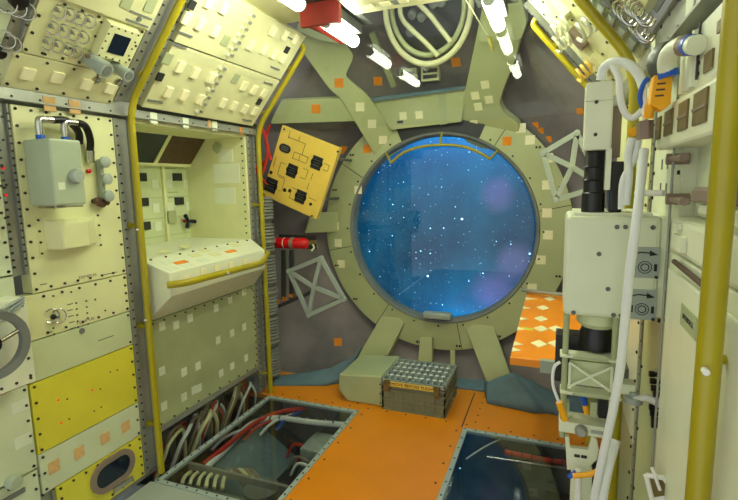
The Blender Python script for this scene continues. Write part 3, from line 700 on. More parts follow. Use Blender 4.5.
def rnd(px, k=4, n=4):          # round every corner a little, in photo units
    out = []; m_ = len(px)
    for i in range(m_):
        a, b, c = V3((*px[i-1], 0)), V3((*px[i], 0)), V3((*px[(i+1) % m_], 0))
        p = b+(a-b).normalized()*min(k, (a-b).length*.4); q = b+(c-b).normalized()*min(k, (c-b).length*.4)
        for t_ in grid(0, 1, n): w_ = p*(1-t_)**2+b*2*t_*(1-t_)+q*t_*t_; out.append((w_.x, w_.y))
    return out
FUL = tilt(math.radians(135), .72); FU = tilt(math.radians(92), .30, 3.80)
FUR = tilt(math.radians(75), .75, 3.82)
beam(FUL, rnd([(270, 124), (281, 101), (346, 98), (362, 121)], 3), 'horizontal frame beam at upper left behind the yellow console plate', [(316, 109, 'patch_orange')])
beam(FUL.off(.012), rnd([(301, 50), (308, 30), (330, 24), (354, 56), (345, 76), (369, 97), (404, 148), (380, 163), (341, 99), (330, 90)], 4), 'diagonal frame spoke from the left ceiling lamp down to the ring', [(339, 83, 'patch_orange'), (360, 107, 'patch'), (372, 124, 'patch'), (383, 140, 'patch')])
tt = beam(FU, [(371, 99), (466, 88), (461, 122), (391, 130)], 'wide horizontal frame beam above the round window', [(403, 116, 'patch'), (419, 115, 'patch')], size=.06)
MB().sq(FU, 400, 122, .05, .02, 0, .003).build('stencil', 'dark', tt)
MB().ppoly(FU, [(438, 92), (446, 91), (447, 124), (440, 125)], 0, .003).build('seam_strip', 'grey_green', tt)
MB().ppoly(FU, [(371, 98), (466, 86), (466, 89), (371, 102)], -.03, .03).build('lip', 'grey_blue', tt)
beam(FUR, rnd([(486, -10), (517, -12), (525, 20), (515, 60), (503, 90), (499, 103), (504, 113), (521, 126), (508, 152), (478, 148), (462, 139), (457, 122), (466, 86)], 7), 'broad upright frame beam right above the round window', [(475, 96, 'patch'), (489, 100, 'patch'), (485, 85, 'patch'), (478, 107, 'patch'), (474, 124, 'patch')], size=.06)
beam(tilt(math.radians(75), .75, 3.82).off(.05), rnd([(484, -8), (519, -12), (527, 22), (521, 40), (478, 42), (486, 14)], 4), 'upper end cap plate of the upright frame beam beside the right lamps', (), .05)
beam(FUL.off(.10), rnd([(335, 2), (352, 4), (362, 27), (352, 46), (318, 40), (296, 30), (303, 14)], 4), 'grey-green mounting plate behind the left ceiling lamp', (), .03, 'grey_green', 'mounting_plate')
FL_ = tilt(math.radians(180), .7, 3.84)
beam(FL_, [(311, 213), (338, 212), (340, 232), (305, 233)], 'short green arm joining the ring to the left wall')
FD = tilt(math.radians(-90), .4, 3.81)
beam(FD, [(387, 306), (404, 323), (388, 355), (356, 360)], 'left leg of the ring standing behind the white casing')
beam(FD, [(466, 329), (489, 314), (511, 376), (487, 383)], 'right leg of the ring reaching down to blue fabric')
beam(FD, [(420, 337), (432, 337), (432, 362), (418, 362)], 'small centre leg under the ring behind the crate')
beam(FD, [(450, 350), (455, 350), (455, 368), (450, 368)], 'thin pale stub leg beside the crate', (), .03)
# stickers on the cone
for x, y, lb in ((338, 342, 'orange square sticker low on the grey end wall'), (378, 81, 'orange square sticker between ceiling lamp and frame beam'), (557, 181, 'orange square sticker behind the right truss bracket'), (456, 62, 'orange sticker under the round reflected ring'),
        (580, 111, 'rightmost orange sticker on the upper right end wall'), (536, 125, 'upper orange sticker left of the right truss bracket'), (541, 131, 'small orange sticker above the right truss bracket'), (549, 139, 'orange sticker touching the top of the right truss bracket'),
        (344, 150, 'orange sticker beside the right corner of the yellow console plate')):
    z_ = .045 if y in (125, 131, 139, 111) else .07
    MB().box(cone_fr(x, y), -z_/2, z_/2, -z_/2, z_/2, -.002, .005).build('marker_patch', 'patch_orange', None, lb, 'sticker')

# reflected ring, built solid on the upper cone
Pc = on_cone(427, 8, .18); fh = Fr(Pc, (1, 0, 0), (0, -.25, 1), (0, -1, -.25))
t = thing('reflected_ring', 'round pale ring with two cross bars, a pane reflection built solid', 'ring', Pc)
MB().tube([fh.pt(.30*math.cos(a), .0+.36*math.sin(a)) for a in grid(0, 2*math.pi, 49)[:-1]], .021, 12, closed=True).build('outer_ring', 'cream_over', t)
MB().tube([fh.pt(.26*math.cos(a)-.01, .01+.31*math.sin(a), -.05) for a in grid(0, 2*math.pi, 49)[:-1]], .02, 10, closed=True).build('inner_ring', 'ring_green', t)
MB().tube(spline([fh.pt(*fh.hit(x, y)) for x, y in ((404, -14), (400, 8), (403, 20), (412, 30), (425, 42), (438, 56))]), .017, 10).build('cross_bar', 'cream_over', t)
MB().tube(spline([fh.pt(*fh.hit(x, y)) for x, y in ((408, -8), (420, 5), (430, 15), (440, 28), (451, 42))]), .017, 10).build('cross_bar', 'cream_over', t)
Pq = on_cone(427, 8, .03)
fr = Fr(Pq, (1, 0, 0), (0, -.5, 1), (0, -1, -.5)); mb = MB(); mb.lathe(fr, 0, .02, [(.33, -.02), (.33, .03), (.25, .035), (.2, .02), (0, .02)], 40)
t2 = thing('ring_backing', 'dark round disc behind the reflected ring', 'hatch', Pq); mb.build('disc', 'dark', t2)
mb = MB()
for k in range(9):
    a, r_ = random.random()*6.28, .05+.15*random.random(); mb.lathe(fr, r_*math.cos(a), r_*math.sin(a), [(.04, .02), (.03, .05), (0, .055)], 12)
mb.build('fittings', 'grey', t2)
def cbox(name, a, b, matn, label, d=.05, slots=0):
    P = on_cone((a[0]+b[0])/2, (a[1]+b[1])/2, d); f = EY(P.y); t = thing(name, label, 'vent box', P)
    MB().pbox(f, a, b, -.05, 0).build('housing', matn, t, bevel=.003)
    for k in range(slots):
        yy = a[1]+(b[1]-a[1])*(k+.6)/(slots+.2); MB().pbox(f, (a[0]+2, yy-1.2), (b[0]-2, yy+1.2), -.001, .004).build('slot', 'dark', t)
cbox('vent_box', (421, 67), (439, 80), 'cream_over', 'small cream vent box with two slots under the reflected ring', slots=2)
cbox('vent_box', (399, 69), (416, 78), 'grey_green', 'small grey vent box left of the two-slot vent box', slots=1)
MB().cyl(on_cone(425, 68, .05), on_cone(433, 61, .08), .03, seg=6).build('vent_pipe', 'light_grey', None, 'short pale pipe stub between reflected ring and vent box', 'pipe')
P0, P1 = on_cone(372, 33, .03), on_cone(394, 86, .03); MB().cyl(P0, P1, .03, seg=4).build('cone_strut', 'grey_green', None, 'thin green strut on the upper end wall beside the orange sticker', 'strut')
P0, P1 = EY(3.0).pt(*EY(3.0).hit(466, 0)), EY(3.35).pt(*EY(3.35).hit(489, 38))
tq = thing('pull_cord', 'thin cord with a yellow tag hanging beside the right ceiling lamps', 'cord', P1)
MB().cyl(P0, P1, .004, seg=6).build('line', 'cream', tq); MB().tube([P1, EY(3.35).pt(*EY(3.35).hit(493, 51))], [.016, .008], 8).build('tag', 'rail', tq)

# front pane reflecting lamps
PY = 3.115
struct('window_2', MB().box(EY(PY), -2.0, .28, 1.97, 2.75, -.004, .004), ['pane'])

# ============================================================ CEILING LAMPS
def lamp(X, y0, y1, label, red=False, z=2.49, r=.036):
    t = thing('ceiling_lamp', label, 'lamp', (X, (y0+y1)/2, z-r), 'ceiling lamps')
    if not red: del t['group']
    if 'group' in t: del t['group']
    MB().tube([(X, y0, z), (X, y0+.01, z), (X, y1-.01, z), (X, y1, z)], [r*.8, r, r, r*.8], 18).build('tube', 'lamp', t)
    MB().cyl((X, y1, z), (X, y1+.012, z), r*.9).build('end_cap', 'light_grey', t); MB().cyl((X, y0-.012, z), (X, y0, z), r*.9).build('end_cap', 'light_grey', t)
    MB().box(TZ(z), X-.05, X+.05, y0-.01, y1+.01, .045, .10).build('housing', 'alu_dark', t)
    if red:
        mb = MB(); mb.poly(TZ(z), [(X-.14, y0-.02), (X-.06, y0-.02), (X+.02, y1+.0), (X-.08, y1+.0)], -.0, .03)
        mb.box(TZ(z), X-.1, X-.055, y0-.02, y1, -.005, .10); mb.box(TZ(z), X-.14, X+.10, y0-.05, y0-.02, -.02, .10); mb.build('red_shroud', 'red_cover', t, label='red shroud')
lamp(-1.235, 2.58, 2.98, 'far left ceiling lamp tube under the red shroud', True)
lamp(-1.235, 1.75, 2.27, 'left row ceiling lamp tube just before the red shroud')
lamp(-.345, 2.60, 3.05, 'far right ceiling lamp tube beside the upright beam')
lamp(-.345, 1.75, 2.27, 'right row ceiling lamp tube, second from the far end')

# ============================================================ CONSOLE PLATE, EXTINGUISHER, BRACKETS, DUCT
fc = EY(3.36)
cor = [V3(fc.pt(*fc.hit(x, y))) for x, y in ((282.5, 124), (342.5, 150), (313.5, 217.5), (261.5, 195.5))]
U = ((cor[1]-cor[0])+(cor[2]-cor[3])).normalized(); Nn = V3((0, -1, 0)); Vv = -U.cross(Nn) if (U.cross(Nn)).z < 0 else U.cross(Nn)
if Vv.z < 0: Vv = -Vv
ctr = sum(cor, V3((0, 0, 0)))/4; fp = Fr(ctr, U, Vv, Nn)
hw = ((cor[1]-cor[0]).length+(cor[2]-cor[3]).length)/4; hh = ((cor[0]-cor[3]).length+(cor[1]-cor[2]).length)/4
t = thing('console_plate', 'tilted yellow control plate with five dark meters and line diagrams', 'console', (ctr.x, ctr.y, min(p.z for p in cor)))
MB().box(fp, -hw, hw, -hh, hh, -.05, 0).build('plate', 'console', t, bevel=.006)
MB().box(fp, -hw+.04, hw-.03, -hh+.03, hh-.03, -.10, -.05).build('back_box', 'dark', t)
def zc(x, y): return fp.hit(240+x/4.167, 100+y/4.167)
for i, (x, y, w, h) in enumerate(((188, 202, .105, .065), (320, 262, .105, .10), (217, 295, .105, .10), (130, 355, .12, .115), (253, 403, .105, .10))):
    u, v = zc(x, y); k = MB().poly(fp, stadium(u, v, w/2, h*.32 if i else h/2), 0, .006)
    if i: k.box(fp, u-w/2+.008, u+w/2-.008, v-h/2, v+h/2, 0, .006)
    me_ = k.build('meter', 'dark', t, bevel=.002)
    mb = MB()
    for dv in (-.02, 0, .02): mb.box(fp, u-w*.3, u+w*.3, v+dv*h*10-.002, v+dv*h*10+.002, .006, .008)
    mb.build('scale_marks', 'grey', me_)
mb = MB()
for x, y, r_ in ((130, 302, .014), (295, 434, .012), (185, 122, .007), (408, 215, .008), (300, 483, .007), (100, 393, .008), (205, 157, .004)): MB().disc(fp, *zc(x, y), r_, 0, .006).build('knob' if r_ > .01 else 'screw', 'dark', t)
mb = MB()
def ln(pts):
    q = [zc(*p) for p in pts]
    for (a, b), (c, d) in zip(q, q[1:]):
        if abs(a-c) > abs(b-d): mb.box(fp, min(a, c), max(a, c), (b+d)/2-.0016, (b+d)/2+.0016, 0, .0015)
        else: mb.box(fp, (a+c)/2-.0016, (a+c)/2+.0016, min(b, d), max(b, d), 0, .0015)
for L_ in ([(207, 130), (204, 157), (270, 180), (262, 230)], [(250, 150), (245, 170)], [(226, 218), (285, 238), (277, 262), (218, 245), (226, 218)], [(250, 228), (245, 253)],
           [(168, 262), (158, 312), (188, 322)], [(190, 265), (168, 262)], [(262, 285), (285, 292), (273, 330), (248, 322)], [(350, 265), (372, 272), (366, 297), (345, 290)],
           [(160, 320), (185, 328), (175, 380), (155, 375)], [(215, 365), (240, 372)], [(210, 385), (207, 410), (225, 415)], [(285, 408), (318, 418)], [(303, 305), (296, 335)], [(287, 345), (280, 375)], [(150, 235), (140, 280)]): ln(L_)
for x, y in ((186, 375), (208, 378)):
    u, v = zc(x, y); mb.lathe(fp, u, v, [(.015, 0), (.015, .0015), (.012, .0015), (.012, 0)], 16)
mb.build('line_diagram', 'dark', t)
for su in (-.6, .6):
    for sv in (-.6, .6): p = fp.pt(su*hw, sv*hh, -.1); MB().cyl(p, p+V3((0, cone_y(math.hypot(p.x-AX, p.z-AZ))-p.y-.002, 0)), .012, seg=8).build('mount_leg', 'alu_dark', t)
# orange cables behind console
for k, (a, b, c) in enumerate((((262, 128), (268, 150), (262, 175)), ((270, 125), (266, 140), (271, 160)), ((258, 165), (254, 180), (252, 205)), ((266, 160), (258, 172), (268, 185)))):
    f = EY(3.30+.02*k); MB().tube(spline([f.pt(*f.hit(*p)) for p in (a, b, c)]), .012, 8).build('cable', 'tape_red', None, 'red-orange taped cable beside the left edge of the yellow console plate', 'cable', 'cables behind the console plate')
fx = EY(3.28)
t = thing('fire_extinguisher', 'red fire extinguisher lying sideways on the end wall left of the ring', 'extinguisher', fx.pt(*fx.hit(293, 250)))
a, b = V3(fx.pt(*fx.hit(275.5, 242.8))), V3(fx.pt(*fx.hit(309, 243.5))); d = (b-a).normalized(); r_ = .043
MB().tube([a, a+d*.006, a+d*.02, b-d*.03, b-d*.01, b], [r_*.7, r_*.93, r_, r_, r_*.7, r_*.35], 20).build('cylinder', 'red', t)
MB().cyl(a+d*.145, a+d*.175, r_+.004, seg=20).build('strap', 'taupe', t)
MB().cyl(a+d*.085, a+d*.09, r_+.0008, seg=20).build('label_band', 'white', t)
MB().cyl(b, b+d*.03, .015, seg=10).tube([b+d*.03, b+d*.06+V3((0, 0, .01))], .012, 8).build('valve', 'bronze', t)
MB().tube([b+d*.03, b+d*.05+V3((0, -.01, -.03)), b+d*.03+V3((0, -.02, -.055))], .008, 8).build('nozzle', 'cream', t)
MB().tube([b+d*.01+V3((0, 0, .02)), b+d*.06+V3((0, 0, .022)), b+d*.075+V3((0, 0, -.02))], .006, 8).build('lever', 'bronze', t)
MB().box(EY(3.34), a.x-.01, b.x+.02, a.z-.05, a.z+.06, -.03, -.01).build('bracket_plate', 'dark', t)
def truss(fr, nodes, bars, label, w=.035, extra=None, matn='light_grey'):
    P = {k: fr.pt(*fr.hit(*p)) for k, p in nodes.items()}
    c = sum(P.values(), V3((0, 0, 0)))/len(P); t = thing('truss_bracket', label, 'bracket', (c.x, c.y, min(p.z for p in P.values())))
    for a, b in bars:
        p, q = P[a], P[b]; d = (q-p).normalized(); s_ = d.cross(fr.N)*w/2
        A = [p+s_, q+s_, q-s_, p-s_]; MB().prism([x+fr.N*.012 for x in A], [x-fr.N*.012 for x in A]).build('bar', matn, t, bevel=.002)
    for k, p in P.items():
        if math.hypot(p.x-AX, p.z-AZ) > 1.12: MB().cyl(p, p+V3((0, min(.9, cone_y(math.hypot(p.x-AX, p.z-AZ))-p.y)-.002, 0)), .01, seg=8).build('mount_bolt', 'alu_dark', t)
        f = Fr(p, fr.U, fr.V, fr.N); MB().lathe(f, 0, 0, [(w*.62, -.014), (w*.62, .016), (0, .018)], 12).build('gusset', matn, t)
    return t
truss(EY(3.33), dict(a=(289, 271), b=(321, 258), c=(344, 299), d=(309, 315), m=(314, 287)), [('a', 'b'), ('b', 'c'), ('c', 'd'), ('d', 'a'), ('a', 'm'), ('m', 'c'), ('b', 'm'), ('m', 'd')], 'crossed grey truss bracket below the fire extinguisher', .032)
truss(EY(3.05), dict(a=(577, 133), b=(543, 153), c=(556, 200), d=(602, 186), e=(572, 167)), [('a', 'b'), ('b', 'c'), ('c', 'd'), ('d', 'a'), ('b', 'e'), ('e', 'd'), ('a', 'e'), ('e', 'c')], 'crossed grey truss bracket right of the round window behind the instrument column', .03)
t = thing('ribbed_duct', 'grey ribbed flexible duct standing behind the far left pole', 'duct', (-2.12, 3.17, .05))
zs = []; z = .05
while z < 1.5: zs.append(z); z += .0125
MB().tube([(-2.12, 3.17, z) for z in zs], [.085 + (.006 if i % 2 else -.004) - .02*(1 if (i//2) % 10 == 0 else 0) for i in range(len(zs))], 20).build('hose', 'grey', t)
for z in (.35, .75, 1.15): MB().cyl((-2.12, 3.17, z), (-2.12, 3.17, z+.02), .097, seg=20).build('clamp_band', 'alu', t)
f = EY(3.42)
t = thing('wall_rail', 'slanted dark rail with orange stickers below the truss bracket on the left', 'rail', f.pt(*f.hit(290, 290)))
MB().ppoly(f, [(270, 308), (312, 290), (312, 294), (270, 312)], -.02, .0).build('bar', 'alu_dark', t)
for x, y in ((277, 302), (284, 299), (291, 296)): MB().sq(f, x, y, .035, .03, -.01, .004).build('marker_patch', 'patch_orange', t)
for k, x in enumerate((281, 289)):
    MB().ppoly(f, [(x, 250), (x+4, 250), (x+4, 298), (x, 300)], -.03, -.005).build('wall_strip', 'alu_dark', None, ['dark upright strip under the fire extinguisher, left one', 'dark upright strip under the fire extinguisher, right one'][k], 'strip')

# blue fabric at the foot of the cone
def cloth(px, hs, label, th=.012):
    # a draped band: bottom edge on the floor, top edge leaning against the end wall
    n = len(px); vs = []; S_ = []
    for i, ((xb, yb_), (xt, yt)) in enumerate(px):
        b = V3(T0.pt(*T0.hit(xb, yb_), .004)); f_ = EY(b.y+.10); tp = V3(f_.pt(*f_.hit(xt, yt)))
        S_.append((b, tp))
    pts = []
    NN = 6
    rows_ = []
    for i in range(n-1):
        for k in range(NN):
            s = k/NN; b = S_[i][0].lerp(S_[i+1][0], s); tp = S_[i][1].lerp(S_[i+1][1], s); rows_.append((b, tp))
    rows_.append(S_[-1])
    R_ = 6
    for i, (b, tp) in enumerate(rows_):
        for k in range(R_+1):
            s = k/R_; p = b.lerp(tp, s); p.z = b.z+(tp.z-b.z)*(s**.8); p.y += -.006*math.sin(i*1.3+k*.7)*(1 if k else 0); pts.append(p)
    fs = [(i*(R_+1)+k, (i+1)*(R_+1)+k, (i+1)*(R_+1)+k+1, i*(R_+1)+k+1) for i in range(len(rows_)-1) for k in range(R_)]
    o = MB()._add(pts, fs, 0, True).build('fabric_skirt', 'grey_blue', None, label, 'fabric')
    so = o.modifiers.new('solid', 'SOLIDIFY'); so.thickness = th
cloth([((271, 386), (271, 376)), ((300, 386), (300, 373)), ((325, 386), (330, 368)), ((345, 383), (357, 355)), ((352, 375), (362, 348))], 0, 'blue-grey fabric skirt along the floor left of the white casing')
cloth([((452, 388), (456, 378)), ((484, 392), (484, 380)), ((487, 404), (487, 382)), ((534, 414), (512, 372)), ((548, 414), (530, 380)), ((566, 418), (560, 395)), ((640, 424), (640, 400))], 0, 'blue-grey fabric skirt along the floor right of the crate')

# ============================================================ CRATE AND CASING
cyv = 3.03
f = EY(cyv); x0, zb = f.hit(383, 408); x1, _ = f.hit(445, 418); zt = .205; y1 = 3.44
x0, x1 = -1.105, -.652
t = thing('storage_crate', 'grey-green ribbed plastic crate with open grid lid on the orange floor', 'crate', ((x0+x1)/2, 3.23, .001))
MB().box(TZ(0), x0+.008, x1-.008, cyv+.008, y1-.008, .002, zt-.02).build('body', 'box_green', t)
mb = MB()
for x in grid(x0, x1-.01, 7): mb.box(TZ(0), x, x+.01, cyv, cyv+.01, .001, zt-.02)
for z in (.001, .075, .14, zt-.025): mb.box(TZ(0), x0, x1, cyv-.002, cyv+.012, z, z+.012)
for y in grid(cyv, y1-.01, 6): mb.box(TZ(0), x1-.01, x1, y, y+.01, .001, zt-.02); mb.box(TZ(0), x0, x0+.01, y, y+.01, .001, zt-.02)
for z in (.001, .075, .14, zt-.025): mb.box(TZ(0), x1-.012, x1+.002, cyv, y1, z, z+.012); mb.box(TZ(0), x0-.002, x0+.012, cyv, y1, z, z+.012)
mb.build('ribs', 'box_green', t)
MB().box(TZ(0), x0+.015, x1-.015, cyv+.015, y1-.015, zt-.02, zt-.005).build('tray_floor', 'grey_blue', t)
mb = MB()
for x in grid(x0, x1-.007, 11): mb.box(TZ(0), x, x+.007, cyv, y1, zt-.005, zt+.022)
for y in grid(cyv, y1-.008, 6): mb.box(TZ(0), x0, x1, y, y+.008, zt-.005, zt+.022)
pass
for x in grid(x0, x1-.007, 11)[1:-1]:
    for y in grid(cyv, y1-.008, 6)[1:-1]: mb.box(TZ(0), x-.010, x+.017, y-.006, y+.012, zt+.022, zt+.0245, 1)
mb.build('grid_lid', ['light_grey', 'white'], t)
fl = EY(cyv-.012); uc_ = (x0+x1)/2-.008
sg = MB().box(fl, x0+.035, x1-.05, zt-.018, zt+.016, 0, .006).build('warning_strip', 'console', t)
text('REMOVE BEFORE FLIGHT', fl, uc_, zt-.001, .031, .0065, 'black', sg, sx=1.0)
for x in (x0+.045, x1-.055): MB().box(fl, x-.018, x+.018, zt-.06, zt+.0, .006, .014).box(fl, x-.022, x+.022, zt-.002, zt+.018, -.01, .014).build('clip', 'bronze', t)
# casing
xa = -1.36
t = thing('white_casing', 'pale green angular sheet metal casing to the left of the crate', 'casing', (-1.24, 3.25, .001))
prof = [(x0-.006, .002), (x0-.006, .215), (xa+.01, .235), (xa-.05, .215), (xa-.06, .11), (xa+.02, .03), (xa+.02, .002)]
f1 = EY(3.055)
prof2 = [f1.hit(x, y) for x, y in ((382, 409), (381, 376), (339, 374), (338, 389), (347, 402))]
prof2 = [(x0-.006, .002), (x0-.006, prof2[1][1]), prof2[2], (prof2[3][0], prof2[3][1]), (prof2[4][0], .002)]
MB().prism([V3((x, 3.055, z)) for x, z in prof2], [V3((x, 3.48, z)) for x, z in prof2]).build('shell', 'grey_green', t, bevel=.012)
mb = MB(); mb.screws(EY(3.055), [(x0-.02, z) for z in (.03, .1, .17)], .006, 0, .003, 0); mb.build('screws', 'dark', t)

# ============================================================ HATCHES
def hatch(X0, X1, Y0, Y1, label, cross=()):
    t = thing('floor_hatch', label, 'hatch', ((X0+X1)/2, (Y0+Y1)/2, -.01))
    w = .028; mb = MB()
    for a, b, c, d in ((X0, X1, Y0, Y0+w), (X0, X1, Y1-w, Y1), (X0, X0+w, Y0+w, Y1-w), (X1-w, X1, Y0+w, Y1-w)): mb.box(T0, a, b, c, d, -.02, .004)
    mb.screws(T0, edge_screws(X0, X1, Y0, Y1, 12, 18, w/2), .006, .004, .002, 1); mb.build('frame', ['hatch_frame', 'dark'], t, bevel=.001)
    MB().box(T0, X0+w, X1-w, Y0+w, Y1-w, -.008, -.002).build('clear_cover', 'hatch_glass', t)
    for (a, b, c, d) in cross: MB().box(T0, a, b, c, d, -.05, -.012).build('cross_member', 'alu', t)
hatch(-1.995, -1.247, 1.822, 2.95, 'clear floor hatch on the left over a bay of cables', [(-1.96, -1.28, 2.04, 2.06)])
hatch(-.513, .225, .92, 2.95, 'clear floor hatch on the right reflecting the blue window')
# slanted clear side over cable bay
A = [V3((-2.0, 1.85, .006)), V3((-2.0, 2.94, .006)), V3((-2.065, 2.94, .2)), V3((-2.065, 1.95, .2))]
MB().prism(A, [p+V3((-.004, 0, -.001)) for p in A]).build('side_cover', 'hatch_glass', None, 'slanted clear side cover between workbench rack and left hatch', 'cover')
# contents left pit
MB().box(T0, -1.86, -1.5, 1.87, 2.02, -.35, -.12).build('equipment_box', 'grey', None, 'grey equipment box in the near corner of the left floor bay', 'box', bevel=.008)
MB().box(T0, -1.62, -1.30, 2.15, 2.6, -.5, -.28).build('equipment_box', 'dark', None, 'dark equipment box deep in the left floor bay', 'box', bevel=.01)
MB().cyl((-1.5, 2.1, -.30), (-1.5, 2.1, -.10), .10, seg=24).build('canister', 'grey', None, 'grey round canister in the left floor bay', 'canister')
MB().prism([V3((-1.95, 2.15, -.12)), V3((-1.62, 2.15, -.34)), V3((-1.62, 2.75, -.34)), V3((-1.95, 2.75, -.12))], [V3((-1.95, 2.15, -.15)), V3((-1.62, 2.15, -.37)), V3((-1.62, 2.75, -.37)), V3((-1.95, 2.75, -.15))]).build('sloped_plate', 'grey_blue', None, 'sloping blue-grey plate along the rack side of the left floor bay', 'plate')
MB().box(T0, -1.55, -1.3, 2.62, 2.86, -.3, -.16).build('equipment_box', 'light_grey', None, 'light grey equipment box in the far aisle corner of the left floor bay', 'box', bevel=.01)
cab = lambda pts, r, mt, lb, grp=None: MB().tube(spline(pts), r, 8).build('cable', mt, None, lb, 'cable', grp)
def hp(x, y, z): f = TZ(z); return V3(f.pt(*f.hit(x, y)))
for i in range(6):
    a = (196+i*16, 455-i*5)
    cab([hp(a[0], a[1], -.12), hp(a[0]+12, a[1]-12, -.07), hp(a[0]+30, a[1]-20, -.09), hp(a[0]+44, a[1]-22, -.16)], .010, ('tape_red', 'hose_white', 'blue')[i % 3], 'short cable lying on the sloping plate in the left bay', 'cables on the sloping plate')
g = 'pale cables fanned in the near end of the left floor bay'
for i, x in enumerate((182, 190, 198, 206, 214, 222)):
    cab([hp(x, 484-(i*-1.0), -.06), hp(x+2, 478, -.045), hp(x+7, 473, -.05), hp(x+9, 472, -.10)], .011, 'cream', 'pale curved cable end in the near corner of the left bay', g)
cab([hp(203, 465, -.08), hp(230, 443, -.06), hp(260, 420, -.06), hp(290, 410, -.06), hp(330, 409, -.07), hp(348, 418, -.1)], .016, 'tape_red', 'long red cable looping along the back of the left floor bay')
p_ = cab([hp(204, 470, -.08), hp(225, 450, -.09), hp(250, 425, -.08), hp(275, 418, -.07), hp(310, 422, -.07), hp(346, 425, -.08)], .02, 'hose_white', 'long whitish banded cable along the back of the left floor bay')
for i in range(9):
    x = 262+i*9; c = hp(x, 418.5+max(0, (x-290))*.1, -.07); d = V3((1, 0, 0))
    MB().cyl(c-d*.006, c+d*.006, .0225, seg=10).build('cable_tie', 'grey', p_)
for i in range(5): cab([hp(222+i*5, 475, -.14), hp(230+i*5, 470, -.1), hp(240+i*5, 480, -.12), hp(250+i*4, 492, -.2)], .013, ('cable', 'taupe', 'cream')[i % 3], 'thick tan cable beside the round canister in the left bay', 'tan cables by the canister')
for i in range(7):
    a = (283+random.random()*22, 455+random.random()*28)
    cab([hp(a[0], a[1], -.3), hp(a[0]+8, a[1]-14, -.2), hp(a[0]+22, a[1]-8, -.22), hp(a[0]+18, a[1]+10, -.35)], .010, ('tape_red', 'hose_white', 'cable')[i % 3], 'tangled cable under the aisle side of the left hatch', 'tangled cables by the aisle')
g = 'cables under the workbench rack'
for i in range(18):
    y = 1.96+i*.045+random.random()*.02; x = -2.09-random.random()*.10
    cab([(x-.05, y-.02, -.15), (x, y+.03, .02), (x+.01, y+.07+random.random()*.05, .08+random.random()*.06), (x-.03, y+.16+random.random()*.08, .06+random.random()*.08), (x-.02, y+.22, .0), (x-.05, y+.24, -.15)], .009+.005*random.random(), ('cream', 'cable', 'tape_red', 'hose_white', 'taupe', 'dark', 'cable')[i % 7], 'bundled cable hanging in the bay below the workbench rack', g)
for i in range(3): MB().box(T0, -2.45, -2.15, 2.1+i*.33, 2.15+i*.33, -.4, .15).build('bay_rib', 'alu_dark', None, 'grey upright rib in the cable bay below the workbench rack', 'rib', 'ribs in the cable bay')
# contents right pit
p_ = cab([hp(505, 452, -.05), hp(525, 456, -.05), hp(545, 460, -.05), hp(575, 464, -.05)], .016, 'tape_red', 'orange-red banded hose just under the far edge of the right hatch')
for i in range(6): c = hp(512+i*10, 453.3+i*2, -.05); MB().cyl(c-V3((.004, 0, 0)), c+V3((.004, 0, 0)), .018, seg=10).build('band', 'dark', p_)
MB().cyl(hp(487, 457, -.08), hp(590, 472, -.08), .009).build('support_rod', 'steel', None, 'thin steel rod under the far edge of the right hatch', 'rod')
cab([hp(466, 459, -.04), hp(490, 444, -.04), hp(512, 437, -.04), hp(545, 441, -.04), hp(565, 449, -.04)], .005, 'hose_white', 'thin white wire arching under the right hatch')
MB().cyl((-.1, 2.1, -.5), (-.1, 2.1, -.22), .22, seg=28).build('canister', 'grey', None, 'large grey drum inside the right floor bay', 'canister')
MB().box(T0, .0, .25, 2.4, 2.85, -.5, -.25).build('equipment_box', 'dark', None, 'dark equipment box under the right hatch', 'box', bevel=.01)

# ============================================================ ORANGE TRAY
TZv = .86
ft = TZ(TZv); ua, va_ = ft.hit(510, 357); ub, vb_ = ft.hit(528, 292)
t = thing('orange_table', 'bright orange fold-out table with pale diamond pads right of the window', 'table', (.05, (va_+vb_)/2, TZv-.03))
MB().box(ft, ua, .20, va_, vb_, -.035, 0).build('top', 'tray_orange', t, bevel=.004)
MB().box(ft, ua+.12, .20, va_-.006, va_+.02, -.05, .001).build('edge_strip', 'light_grey', t)
for r_, (yy, xs) in enumerate(((308, (524, 543)), (319, (521, 541)), (329, (518, 541, 556)), (344, (515, 539, 556)), (350, (513,)), (299, (531, 550)))):
    for x in xs:
        u, v = ft.hit(x, yy)
        if u+.05 > .2: continue
        dx = .035
        if u-dx < ua:
            if u+dx > ua+.01: MB().poly(ft, [(ua+.001, v-.03), (u+dx, v), (ua+.001, v+.03)], -.001, .003).build('diamond_pad', 'patch', t)
            continue
        MB().poly(ft, [(u-dx, v), (u, v-.055), (u+dx, v), (u, v+.055)], -.001, .003).build('diamond_pad', 'patch_peach' if r_ == 9 else 'patch', t)
u, v = ft.hit(527, 329); MB().box(ft, u-.03, u+.03, v-.02, v+.02, 0, .002).build('yellow_pad', 'yellow', t)
MB().tube([ft.pt(ua-.03, vb_-.02, .015), ft.pt(ua+.1, vb_-.12, .03), ft.pt(.2, vb_-.26, .05)], .012, 8).build('rear_rail', 'alu', t)
MB().box(ft, .18, .315, va_+.1, va_+.5, -.10, -.035).build('support', 'alu_dark', t)

# ============================================================ RIGHT RACKS
rkF = rack('far right rack of pale panels hidden behind the instrument', (.33, 2.44, .03)); rkG = rack('narrow pale rack with slots and black connectors beside the white cabinet', (.33, 1.62, .03))
def rpanel(u0, u1, v0, v1, matn, rk, X=RX, nu=4, nv=6, n=.01): return panel(RWx(X), u0, u1, v0, v1, matn, None, rk, n=n, nu=nu, nv=nv)
for i, (v0, v1, mt) in enumerate(((.03, .6, 'pale_green'), (.6, 1.2, 'cream_white'), (1.2, 1.94, 'cream'))): rpanel(1.93, 2.94, v0, v1, mt, rkF, X=.31)
t = rpanel(1.44, 1.82, .03, 1.2, 'pale_green', rkG, X=.305)
